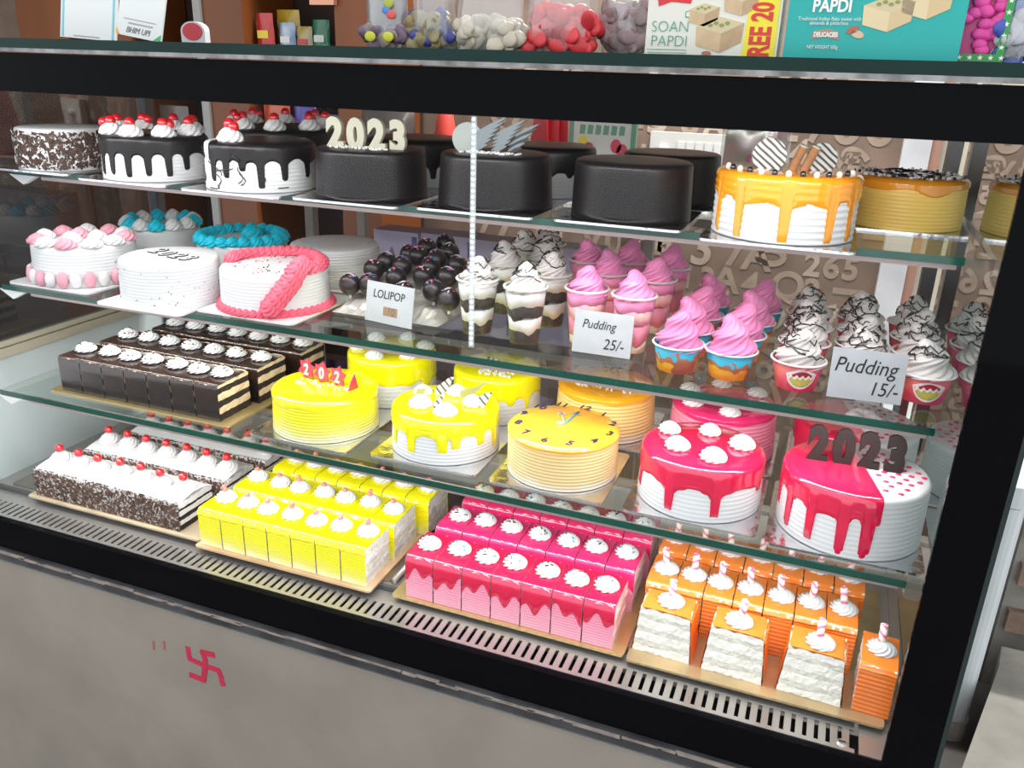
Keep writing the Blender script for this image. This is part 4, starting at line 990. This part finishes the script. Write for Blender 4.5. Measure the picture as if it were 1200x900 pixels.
gO = 'orange pastry slices'
for i, (x, y, w) in enumerate(((-.150, 1.168, 'left'), (-.035, 1.163, 'centre'), (.083, 1.16, 'right'))):
    pastry('orange', (x, y + .012, zp), .058, .096, .084, PI / 2 - .04, 'orange pastry slice with its cut face turned forward, %s of three in front' % w, gO, 40 + i)
pastry_row('orange', (-.2, .142, 7), 1.23, .088, .084, zp, 'second', 'orange glazed', gO, 0)
pastry_row('orange', (-.2, .154, 7), 1.34, .088, .084, zp, 'third', 'orange glazed', gO, 7)
pastry('orange', (.174, 1.195, zp), .054, .1, .08, -.06, 'orange pastry slice standing alone at the right edge of board', gO, 50)
# ------------------------------------------------------------------ things on the countertop
def on_top(px, Y): p = PY(px, 40, Y); return Vector((p.x, Y, ZT + .0002))
def standee(xl, xr, Y, h, roll, label, second):
    a, b = on_top(xl, Y), on_top(xr, Y); w = (b - a).length; root = empty('payment_standee', (a + b) / 2, label, 'standee', 'white payment standees on the countertop')
    root.rotation_euler = (-.18, roll, 0)
    MB().b2(-w / 2, w / 2, 0, .004, 0, h).add('acrylic_plate', mk('white_standee', (.72, .73, .72), .35), root)
    root.location.z += abs(math.sin(roll)) * w / 2 + .0006
    if not second:
        for s_ in (-1, 1): MB().b2(s_ * (w / 2 - .006) - .002, s_ * (w / 2 - .006) + .002, -.0008, 0, .002, h - .002).add('cyan_border', mk('cyan_print', (.2, .55, .62), .4), root)
        MB().b2(-w * .25, w * .22, -.0006, 0, .003, .005).add('printed_line', mk('grey_print', (.35, .35, .36), .5), root)
    else:
        me = text_mesh('BHIM UPI', .0138, .0002, mk('grey_letter', (.16, .16, .17), .5), shear=.3, bold=0); add('printed_text', me, root, (-.002, -.0006, .006), (PI / 2, 0, 0), (.9, 1, 1))
        MB().prism([(-w / 2, 0), (-w / 2 + .008, 0), (-w / 2, .011)], -.0008, 0).add('orange_corner', mk('orange_print', (.8, .4, .05), .5), root)
        MB().prism([(w / 2, 0), (w / 2 - .016, 0), (w / 2, .012)], -.0008, 0).add('green_corner', mk('green_corner_print', (.05, .4, .15), .5), root)
        MB().b2(-w * .36, w * .36, -.0006, 0, .027, .0285).add('printed_line', mk('grey_print', (.35, .35, .36), .5), root)
        MB().b2(-w * .25, w * .3, -.0006, 0, .02, .0225).add('printed_line', mk('grey_print', (.35, .35, .36), .5), root)
standee(70, 134, 1.22, .15, .05, 'white acrylic payment standee with thin cyan side borders', False)
standee(136, 187, 1.21, .15, .14, 'white leaning payment standee reading BHIM UPI with orange and green corners', True)
# round-headed red and white pack
p = on_top(229, 1.55); root = empty('candy_pack', p, 'small white candy pack with a red oval front beside the standees', 'candy pack')
w = px2m(17, p); MB().prism([(-w, 0), (w, 0), (w, w * 1.0)] + [(w * math.cos(t), w * 1.0 + w * .6 * math.sin(t)) for t in [PI * k / 12 for k in range(1, 12)]] + [(-w, w * 1.0)], -.008, .008).add('pack', mk('pack_white', (.6, .6, .62), .4), root)
MB().prism([(w * .82 * math.cos(2 * PI * k / 24), w * .95 + w * .55 * math.sin(2 * PI * k / 24)) for k in range(24)], -.0095, -.008).add('red_oval', mk('pack_red', (.55, .02, .04), .35), root)
for s_ in (-1, 1): MB().b2(s_ * w * .45 - w * .3, s_ * w * .45 + w * .3, -.009, -.008, w * .12, w * .26).add('blue_mark', mk('pack_blue', (.04, .06, .3), .4), root)
# clear bags of balloons
def pillow(w, h, d, n=10, seed=0, pinch=.8):
    r_ = random.Random(seed); v, f = [], []
    for s_ in (-1, 1):
        for i in range(n + 1):
            for j in range(n + 1):
                u, t = i / n, j / n; b = (max(0, math.sin(PI * u)) ** .5) * (max(0, math.sin(PI * min(1, t * .86 + .1))) ** .6)
                v.append(((u - .5) * w * (1 - .08 * t), s_ * d / 2 * b * (1 - pinch * t * .5) + r_.uniform(-.0022, .0022), t * h))
    K = (n + 1) ** 2
    for i in range(n):
        for j in range(n):
            a = i * (n + 1) + j; f.append((a, a + n + 1, a + n + 2, a + 1)); f.append((K + a, K + a + 1, K + a + n + 2, K + a + n + 1))
    return v, f
def balloon_bag(xl, xr, Y, h, fill, mats, label, seed, d=.05, extra=None):
    a, b = on_top(xl, Y), on_top(xr, Y); w = (b - a).length; o = empty('balloon_bag', (a + b) / 2, label, 'bag', 'plastic bags along the countertop')
    v, f = pillow(w, h, d, 12, seed); add('plastic_film', tomesh('plastic_film', v, f, M_bag), o)
    r_ = random.Random(seed); mb = MB()
    for _ in range(60):
        z = .008 + fill * r_.random(); x = r_.uniform(-.42, .42) * w; s = r_.uniform(.011, .017)
        n0 = len(mb.v); mb.ball((0, 0, 0), s, r_.randrange(len(mats)), 9, 6, (1.3, .22, .75)); R_ = Matrix.Rotation(r_.uniform(-1.2, 1.2), 3, 'Y') @ Matrix.Rotation(r_.uniform(-.6, .6), 3, 'Z')
        off = Vector((x, r_.uniform(-.3, .15) * d, z))
        for k in range(n0, len(mb.v)): mb.v[k] = R_ @ mb.v[k] + off
    tag(mb.add('balloons', mats, o, smooth=True), kind='stuff')
    return o, w
bl = lambda n, c: mk(n, c, .42, var=.2, vscale=30)
o, w = balloon_bag(430, 479, 1.2, .13, .02, [bl('violet_balloon', (.16, .1, .16)), bl('dusky_balloon', (.3, .24, .22))], 'greyish printed balloon bag with yellow oval labels, leftmost of the bags', 3)
v, f = pillow(w * .94, .125, .036, 10, 5); add('printed_sheet', tomesh('printed_sheet', v, f, mk('grey_printed_sheet', (.27, .24, .25), .4, var=.3, vscale=20)), o, (0, .0, .003))
for x, z, c, s in ((-.016, .016, (.55, .55, .03), .008), (.014, .016, (.55, .55, .03), .008), (.012, .052, (.05, .2, .5), .006), (.02, .046, (.6, .08, .07), .007), (.016, .061, (.35, .4, .04), .007)):
    add('printed_spot', ball(s, mk('spot_%.2f' % c[0] + '%.2f' % c[2], c, .4), (1.2, .2, .9), 12, 8, 'spot'), o, (x, -.0245, z))
balloon_bag(484, 534, 1.2, .14, .035, [bl('olive_balloon', (.28, .22, .1)), bl('olive_balloon', (.28, .22, .1)), bl('blue_balloon', (.04, .05, .25))], 'clear bag of olive gold and blue balloons', 4)
balloon_bag(535, 614, 1.18, .15, .028, [bl('beige_balloon', (.56, .49, .38))], 'clear bag of beige balloons between the olive and red bags', 5)
balloon_bag(617, 700, 1.18, .15, .045, [bl('red_balloon', (.68, .04, .05))], 'clear bag full of bright red balloons', 6)
balloon_bag(706, 756, 1.22, .15, .05, [bl('grey_pink_balloon', (.3, .22, .22)), bl('mauve_balloon', (.38, .26, .28))], 'crumpled clear bag of greyish mauve balloons beside the cream sweet box', 7)
# sweet boxes: flat print is thin raised shapes on the front face
def sweet_box(xl, xr, Y, h, d, mat, label, rz=0):
    a, b = on_top(xl, Y), on_top(xr, Y); w = (b - a).length; o = empty('sweet_box', (a + b) / 2, label, 'box', 'boxes of sweets on the countertop', rz)
    MB().b2(-w / 2, w / 2, 0, d, 0, h).add('carton', mat, o); return o, w, lambda px: (px - xl) / (xr - xl) * w - w / 2, w / (xr - xl)
def pr(o, body, size, mat, x, z, rot=0, sx=1, bold=0, align='CENTER', name='printed_text'):
    add(name, text_mesh(body, size, .0002, mat, bold=bold, align=align), o, (x, -.0012, z), (PI / 2, -rot, 0), (sx, 1, 1))
def shape(o, pts, mat, name, y=-.0008): MB().prism(pts, y, 0).add(name, mat, o)
def cubes(o, x, z, s, tan, dark):
    shape(o, [(x - s, z + s * .35), (x - s * .95, z - s * .35), (x, z - s * .6), (x, z + s * .1)], tan, 'printed_sweet', -.001)
    shape(o, [(x, z + s * .1), (x, z - s * .6), (x + s * .8, z - s * .2), (x + s * .85, z + s * .5)], dark, 'printed_sweet', -.001)
    shape(o, [(x - s, z + s * .35), (x, z + s * .1), (x + s * .85, z + s * .5), (x - s * .1, z + s * .72)], mk('sweet_top', (.6, .5, .3), .5), 'printed_sweet', -.001)
    for k in range(4): shape(o, [(x - s * .45 + k * s * .22 + s * .1 * math.cos(q), z + s * .4 + (k % 2) * s * .08 + s * .07 * math.sin(q)) for q in [2 * PI * i / 10 for i in range(10)]], mk('pistachio_print', (.25, .28, .08), .5), 'printed_pistachio', -.0014)
tan, tand = mk('sweet_tan', (.62, .44, .26), .5, var=.15, vscale=60), mk('sweet_tan_dark', (.5, .34, .19), .5, var=.15, vscale=60)
o, w, X, k = sweet_box(757, 913, 1.13, .14, .06, mk('cream_carton', (.7, .68, .6), .35), 'cream sweet box reading SOAN PAPDI with a yellow FREE 20 stripe')
gt = mk('green_letter', (.02, .3, .2), .4)
zp_ = lambda py: (62 - py) * k
pr(o, 'SOAN', .0185, gt, X(786), zp_(36), 0, .95, -.0004); pr(o, 'PAPDI', .0185, gt, X(786), zp_(52), 0, .95, -.0004)
shape(o, [(X(873), 0), (X(910), 0), (X(910), .135), (X(880), .135)], mk('yellow_stripe', (.8, .68, .03), .4), 'yellow_stripe')
pr(o, 'REE 20', .034, mk('red_letter', (.62, .03, .02), .4), X(903), .0005, PI / 2, .62, .0012, 'LEFT')
cubes(o, X(847), zp_(40), .031, tan, tand); cubes(o, X(826), zp_(18), .02, tan, tand); cubes(o, X(868), zp_(5), .022, tan, tand)
shape(o, [(X(766), zp_(-12)), (X(770), zp_(8)), (X(785), zp_(3)), (X(808), zp_(5)), (X(812), zp_(-12))], mk('red_logo', (.6, .02, .03), .4), 'red_logo')
shape(o, [(X(803), zp_(20)), (X(809), zp_(20)), (X(809), zp_(13)), (X(803), zp_(13))], gt, 'green_mark'); shape(o, [(X(804), zp_(19)), (X(808), zp_(19)), (X(808), zp_(14)), (X(804), zp_(14))], mk('cream_carton', (0, 0, 0)), 'green_mark', -.0011)
shape(o, [(X(832) + .006 * math.cos(q), zp_(59) + .0028 * math.sin(q)) for q in [2 * PI * i / 12 for i in range(12)]], mk('almond', (.4, .16, .07), .5), 'printed_almond')
for py_ in (56, 59.5): shape(o, [(X(760), zp_(py_)), (X(808), zp_(py_)), (X(808), zp_(py_ - 1)), (X(760), zp_(py_ - 1))], mk('pale_green_line', (.35, .48, .4), .5), 'printed_line')
o, w, X, k = sweet_box(920, 1128, 1.12, .14, .06, mk('teal_carton', (.0, .36, .33), .3), 'teal sweet box reading PAPDI with printed sweet cubes and almonds', math.radians(-1))
zp_ = lambda py: (66 - py) * k; wt = mk('white_letter', (.78, .8, .78), .4)
pr(o, 'PAPDI', .019, wt, X(973), zp_(10), 0, .85, .0006)
pr(o, 'Traditional Indian flaky sweet with', .0056, wt, X(972), zp_(20.5), 0, .9); pr(o, 'almonds & pistachios', .0056, wt, X(972), zp_(25.5), 0, .9)
shape(o, [(X(953), zp_(43)), (X(955), zp_(33)), (X(970), zp_(30)), (X(985), zp_(33)), (X(987), zp_(43)), (X(970), zp_(40))], mk('badge', (.36, .22, .15), .4), 'badge')
pr(o, 'DELICACIES', .0068, wt, X(970), zp_(39.5), 0, .75, .0003)
pr(o, 'NET WEIGHT 500g', .0056, wt, X(968), zp_(54), 0, .75)
cubes(o, X(1042), zp_(14), .029, mk('pale_sweet', (.7, .56, .34), .5), mk('pale_sweet_side', (.62, .46, .25), .5)); cubes(o, X(1084), zp_(0), .028, mk('pale_sweet', (0, 0, 0)), mk('pale_sweet_side', (0, 0, 0)))
for x, y, a, c in ((1002, 31, .4, (.4, .12, .07)), (1008, 36, -.3, (.66, .45, .3))):
    shape(o, [(X(x) + .0075 * math.cos(q) * math.cos(a) - .004 * math.sin(q) * math.sin(a), zp_(y) + .0075 * math.cos(q) * math.sin(a) + .004 * math.sin(q) * math.cos(a)) for q in [2 * PI * i / 14 for i in range(14)]], mk('almond%.2f' % c[0], c, .5), 'printed_almond', -.001)
# star-edged packets of pink balloons and a blue one at the right end
for i, (x, Y, lean, z) in enumerate(((1152, 1.14, .12, 0), (1142, 1.2, .02, 0))):
    p = on_top(x, Y); o = empty('balloon_packet', p, ('front' if i == 0 else 'rear') + ' packet of pink balloons with a green star border', 'packet', 'star bordered balloon packets')
    w = .05; MB().b2(-w / 2, w / 2, 0, .002, .001, .1).add('packet_back', mk('magenta_packet', (.55, .05, .2), .4), o)
    mb = MB(); r_ = random.Random(i)
    for _ in range(26): mb.ball((r_.uniform(-.4, .4) * w, -.004, .012 + .07 * r_.random()), .007, 0, 8, 5, (1.3, .4, .9))
    tag(mb.add('balloons', bl('hot_pink_balloon', (.8, .06, .35)), o, smooth=True), kind='stuff')
    MB().b2(-w / 2, w / 2, -.0085, -.0075, .001, .009).add('green_border', mk('green_border', (.02, .28, .05), .4), o); MB().b2(w / 2 - .008, w / 2, -.0085, -.0075, .009, .1).add('green_border', mk('green_border', (0, 0, 0)), o)
    sp = lambda cx, cz: [((.0032 if k % 2 == 0 else .0013) * math.sin(PI * k / 5) + cx, (.0032 if k % 2 == 0 else .0013) * math.cos(PI * k / 5) + cz) for k in range(10)]
    for k in range(5): MB().prism(sp(-w / 2 + .006 + .0105 * k, .005), -.009, -.0085).add('white_star', wt, o)
    for k in range(6): MB().prism(sp(w / 2 - .004, .016 + .012 * k), -.009, -.0085).add('white_star', wt, o)
    o.rotation_euler = (-.05, 0, -.12)
balloon_bag(1172, 1204, 1.15, .12, .05, [bl('pale_blue_balloon', (.5, .5, .55)), bl('royal_blue_balloon', (.05, .1, .45))], 'clear bag of blue and white balloons at the right end', 9)
# ------------------------------------------------------------------ wooden cupboard behind, upper left
YC = 2.3
cup = empty('wooden_cupboard', (-2.1, YC, 0), 'tall orange-brown wooden cupboard with open niches behind the counter', 'cupboard'); cup.location = (0, 0, 0)
M_wood = mk('orange_wood', (.2, .055, .01), .45, var=.25, vscale=6, aniso=(1, 1, .15)); M_wdark = mk('dark_niche', (.028, .012, .009), .7)
xs = lambda px: PY(px, 20, YC).x
MB().b2(xs(-40), xs(440), YC + .28, YC + .3, 0, CZ + 1.2).add('back_board', M_wdark, cup)
for a, b in ((20, 76), (112, 150), (238, 284), (392, 441)):
    MB().b2(xs(a), xs(b), YC, YC + .27, 0, CZ + 1.2).add('panel', M_wood, cup)
MB().b2(xs(229), xs(237.5), YC - .01, YC + .27, 0, CZ + 1.2).add('metal_upright', mk('grey_upright', (.3, .29, .28), .4, metal=.4), cup)
for z in (CZ - .36, CZ + .005):
    for a, b in ((76, 112), (150, 229), (284, 392), (-40, 20)): MB().b2(xs(a) + .001, xs(b) - .001, YC + .01, YC + .28, z - .02, z).add('niche_shelf', M_wood, cup)
MB().b2(xs(368), xs(396), YC - .02, YC - .002, CZ + .15, CZ + .21).add('hinge', mk('copper', (.6, .3, .2), .35, metal=.8), cup)
def packet(px, z, w, h, c, label, seed, Y=None, d=.03):
    Y = Y or YC + .06; p = PY(px, 20 if z > CZ else 130, Y); o = empty('sweet_packet', (p.x, Y, z + .0003), label, 'packet', 'sweet packets in the cupboard')
    v, f = pillow(w, h, d, 8, seed, .2); add('wrapper', tomesh('wrapper', v, f, mk('wrap_%d' % seed, c[0], .28, col2=c[1], vscale=18, coat=.4)), o)
    MB().b2(-w * .3, w * .28, -d / 2 - .001, -d / 2 + .002, h * .42, h * .6).add('printed_band', mk('band_%d' % seed, c[2], .4), o)
zs = CZ + .005
for i, (px, w, h, c, lb) in enumerate((
    (310, .066, .125, ((.5, .02, .02), (.35, .01, .01), (.7, .5, .04)), 'red and yellow sweet packet at the niche\'s left side'), (338, .09, .14, ((.6, .42, .03), (.5, .3, .02), (.4, .05, .03)), 'tall yellow sweet packet behind the blue one'),
    (336, .06, .1, ((.02, .2, .5), (.5, .55, .6), (.7, .7, .7)), 'blue and white sweet packet in the niche'), (356, .06, .09, ((.45, .4, .3), (.4, .28, .04), (.5, .05, .05)), 'gold and silver sweet packet in the niche'),
    (376, .062, .11, ((.02, .25, .12), (.01, .12, .06), (.6, .65, .6)), 'shiny green sweet packet by the niche\'s right panel'))):
    packet(px, zs, w, h, c, lb, 60 + i, YC + (.14 if i == 1 else .05 + .01 * i))
zs = CZ - .36
for i, (px, w, h, c, lb) in enumerate((
    (325, .105, .24, ((.5, .1, .03), (.6, .05, .02), (.7, .4, .3)), 'orange-red sweet packet behind the squiggle cake'), (358, .085, .22, ((.03, .03, .3), (.12, .05, .3), (.4, .4, .6)), 'violet-blue sweet packet behind the squiggle cake'),
    (388, .07, .2, ((.04, .06, .35), (.1, .04, .25), (.3, .3, .5)), 'dark blue sweet packet by the cupboard\'s right panel'), (204, .13, .2, ((.14, .1, .08), (.08, .06, .06), (.3, .25, .2)), 'dull brown packet behind the cherry cake'), (107, .07, .2, ((.3, .22, .15), (.2, .14, .1), (.5, .1, .3)), 'beige packet with a pink band behind the flaked cake'))):
    packet(px, zs, w, h, c, lb, 70 + i, YC + .05 + .012 * i)
# ------------------------------------------------------------------ rack behind the case with party goods
rack = empty('storage_rack', (-.85, 2.0, 0), 'low two-tier rack of party goods standing behind the display case', 'rack'); rack.location = (0, 0, 0)
M_rk = mk('rack_grey', (.3, .27, .25), .5)
RZ, RZ2 = CZ - .30, CZ - .66
for z in (RZ, RZ2): MB().b2(-1.3, -.06 if z == RZ else -.42, 1.86, 2.16, z - .018, z).add('rack_board', M_rk, rack)
for x in (-1.29, -.44):
    for y in (1.87, 2.13): MB().b2(x, x + .025, y, y + .025, 0, RZ - .018).add('rack_post', M_rk, rack)
def at_rack(px, z, Y=1.95): p = PY(px, 150 if z == RZ else 290, Y); return Vector((p.x, Y, z + .0003))
# party hats: cones
o = empty('party_hat', at_rack(522, RZ), 'bright coral red cone party hat with a dark printed mark', 'party hat')
MB().lathe([(.052, 0), (.03, .12), (.012, .225), (0, .235)], 28).add('cone', mk('coral_card', (.75, .07, .05), .5), o, smooth=True)
MB().prism([(-.015, .075), (.014, .078), (.012, .1), (.004, .09), (-.004, .102), (-.013, .098)], -.0475, -.046).add('printed_mark', mk('dark_red_print', (.3, .02, .03), .5), o)
for i, px in enumerate((632, 645, 657)):
    o = empty('folded_party_hat', at_rack(px, RZ, 1.93 + .03 * i), 'folded red party hat, %s of three' % ('left', 'middle', 'right')[i], 'party hat', 'folded red party hats', 0)
    MB().prism([(-.035, 0), (.03, 0), (.016, .24), (-.006, .24)], -.006, .006).add('folded_card', mk('shiny_red_card', (.62, .015, .03), .3, coat=.4, var=.3, vscale=30), o)
# birthday balloon pack card
o = empty('party_pack', at_rack(706, RZ, 1.97), 'printed party balloon pack with green lettering and balloon clusters', 'party pack')
w = .15; MB().b2(-w / 2, w / 2, 0, .012, 0, .24).add('pack_sleeve', mk('pale_pack', (.6, .62, .6), .25, coat=.5), o)
for s_ in (-1, 1): MB().b2(s_ * w / 2 - .006, s_ * w / 2 + .006, -.001, .011, 0, .24).add('green_edge', mk('pack_green', (.12, .3, .2), .4), o)
for k_ in range(6): shape(o, [(-.055 + .019 * k_, .156), (-.042 + .019 * k_, .156), (-.04 + .019 * k_, .176), (-.053 + .019 * k_, .178)], mk('pack_green', (0, 0, 0)), 'green_print')
for x, z, c in ((-.045, .165, (.7, .6, .05)), (-.03, .15, (.6, .05, .06)), (-.05, .13, (.75, .35, .03)), (-.028, .125, (.08, .3, .55)), (.035, .16, (.6, .04, .1)), (.05, .15, (.6, .04, .1)), (.03, .11, (.7, .62, .05)), (.025, .085, (.7, .62, .05)), (.045, .105, (.35, .1, .35))):
    shape(o, [(x + .013 * math.cos(q), z - .028 + .016 * math.sin(q)) for q in [2 * PI * i / 14 for i in range(14)]], mk('pb%.2f%.2f' % (c[0], c[2]), c, .4), 'printed_balloon')
# clear bag with pink and green print
o = empty('print_bag', at_rack(888, RZ, 1.9), 'clear bag printed in green, pink and blue above the orange drip cake', 'bag')
v, f = pillow(.15, .26, .04, 12, 8, .3); add('plastic_film', tomesh('plastic_film', v, f, M_bag), o)
v, f = pillow(.135, .24, .03, 10, 9, .3); add('printed_sheet', tomesh('printed_sheet', v, f, mk('pink_green_print', (.62, .3, .3), .4, col2=(.2, .42, .2), vscale=14)), o)
MB().ball((.0, -.012, .125), .016, 0, 12, 8, (1, .4, 1.2)).add('pink_balloon', mk('magenta_print', (.75, .03, .3), .35), o, smooth=True)
shape(o, [(-.06, .02), (-.02, .02), (-.02, .07), (-.06, .08)], mk('sky_print', (.25, .5, .7), .4), 'blue_print', -.022)
# clear crumpled bag beside the coral hat
o = empty('crumpled_bag', at_rack(455, RZ, 1.95), 'crumpled grey-brown clear bag behind the ivory numerals', 'bag'); v, f = pillow(.16, .25, .06, 12, 11, .9); add('plastic_film', tomesh('plastic_film', v, f, mk('smoky_film', (.2, .16, .14), .25, coat=.6, var=.3, vscale=12)), o)
# lavender cake-topper boxes on the lower tier
M_lav = mk('lavender_box', (.45, .4, .58), .35, var=.15, vscale=6); M_navy = mk('navy_print', (.1, .09, .25), .4); M_brn = mk('mauve_print', (.2, .12, .2), .5)
for i, (px, w, lb) in enumerate(((464, .13, 'lavender printed box behind the lollipops, on the left'), (524, .15, 'lavender box printed with a brown cake tower'), (578, .12, 'lavender printed box behind the tall chocolate cups'), (664, .17, 'lavender box with navy edge behind the pink cups'))):
    o = empty('printed_box', at_rack(px, RZ2, 1.92 + .012 * (i % 2)), lb, 'box', 'lavender boxes on the lower tier'); MB().b2(-w / 2, w / 2, 0, .08, 0, .25).add('carton', M_lav, o)
    MB().b2(w / 2 - .018, w / 2 - .004, -.001, 0, .01, .24).add('navy_stripe', M_navy, o)
    shape(o, [(-.03, .12), (.0, .12), (.004, .15), (-.004, .19), (-.012, .21), (-.022, .19), (-.032, .15)], M_brn, 'printed_cake'); shape(o, [(.02 + .018 * math.cos(q), .15 + .02 * math.sin(q)) for q in [2 * PI * k / 12 for k in range(12)]], M_brn, 'printed_cake')
# electric switch board on the wallpaper
a, b = PY(763, 157, YW - .03), PY(851, 197, YW - .03); w = b.x - a.x
o = empty('switch_board', ((a.x + b.x) / 2, YW - .004, CZ - .27), 'white electric switch board with round regulator on the patterned wall', 'switch board')
MB().b2(-w / 2, w / 2, -.03, 0, 0, .1).add('plate', mk('ivory_plastic', (.55, .55, .52), .35), o)
add('regulator_knob', MB().lathe([(.016, 0), (.015, .01), (.011, .014), (0, .014)], 20).mesh('knob', mk('ivory_plastic', (0, 0, 0)), True), o, (-w * .32, -.03, .05), (PI / 2, 0, 0))
for k in range(5): MB().b2(-w * .14 + k * .027, -.0 - w * .14 + .022 + k * .027, -.034, -.03, .03, .075).add('switch', mk('switch_white', (.62, .62, .6), .3), o)
# ------------------------------------------------------------------ right side: freezer, step, bricks
fz = empty('chest_freezer', (.39, 2.32, 0), 'white chest freezer beside the black corner post', 'freezer')
MB().plate([(x, y) for x, y in rrect(.31, .5, .03)], .06, .70).add('body', mk('freezer_white', (.66, .7, .72), .35, var=.1, vscale=4), fz)
MB().plate([(x, y) for x, y in rrect(.325, .515, .035)], .705, .76).add('lid', mk('freezer_white', (0, 0, 0)), fz)
MB().plate([(x, y) for x, y in rrect(.32, .51, .035)], .0, .06).add('base_trim', mk('dirty_white', (.55, .5, .46), .6, var=.3, vscale=14), fz)
st = empty('concrete_step', (0, 0, 0), 'rough grey concrete step at the lower right corner', 'step')
MB().plate([(.395, 1.5), (.60, 2.16), (.62, 2.26), (1.9, 2.26), (1.9, 1.0), (.5, 1.0)], .0005, .2).add('block', mk('rough_concrete', (.36, .34, .3), .9, var=.3, vscale=7, bump=.8, bscale=30), st)
M_brick = mk('old_brick', (.3, .2, .15), .9, var=.35, vscale=12, bump=.6, bscale=50)
bw = struct('wall_right', MB().b2(.62, 2.2, 2.36, 2.5, 0, 3.05).mesh('wall_right', mk('grey_mortar', (.3, .28, .25), .9, var=.3, vscale=10)))
bm_ = [MB().b2(-.105 + q, .105 - q, 0, .03, 0, .064).mesh('brick', M_brick) for q in (0, .004)]
for r in range(8):
    for c in range(5):
        x = .74 + c * .222 + (r % 2) * .11
        if x - .105 < .625: continue
        add('brick', bm_[(r + c) % 2], bw, (x, 2.331 + random.uniform(0, .004), .205 + r * .075))
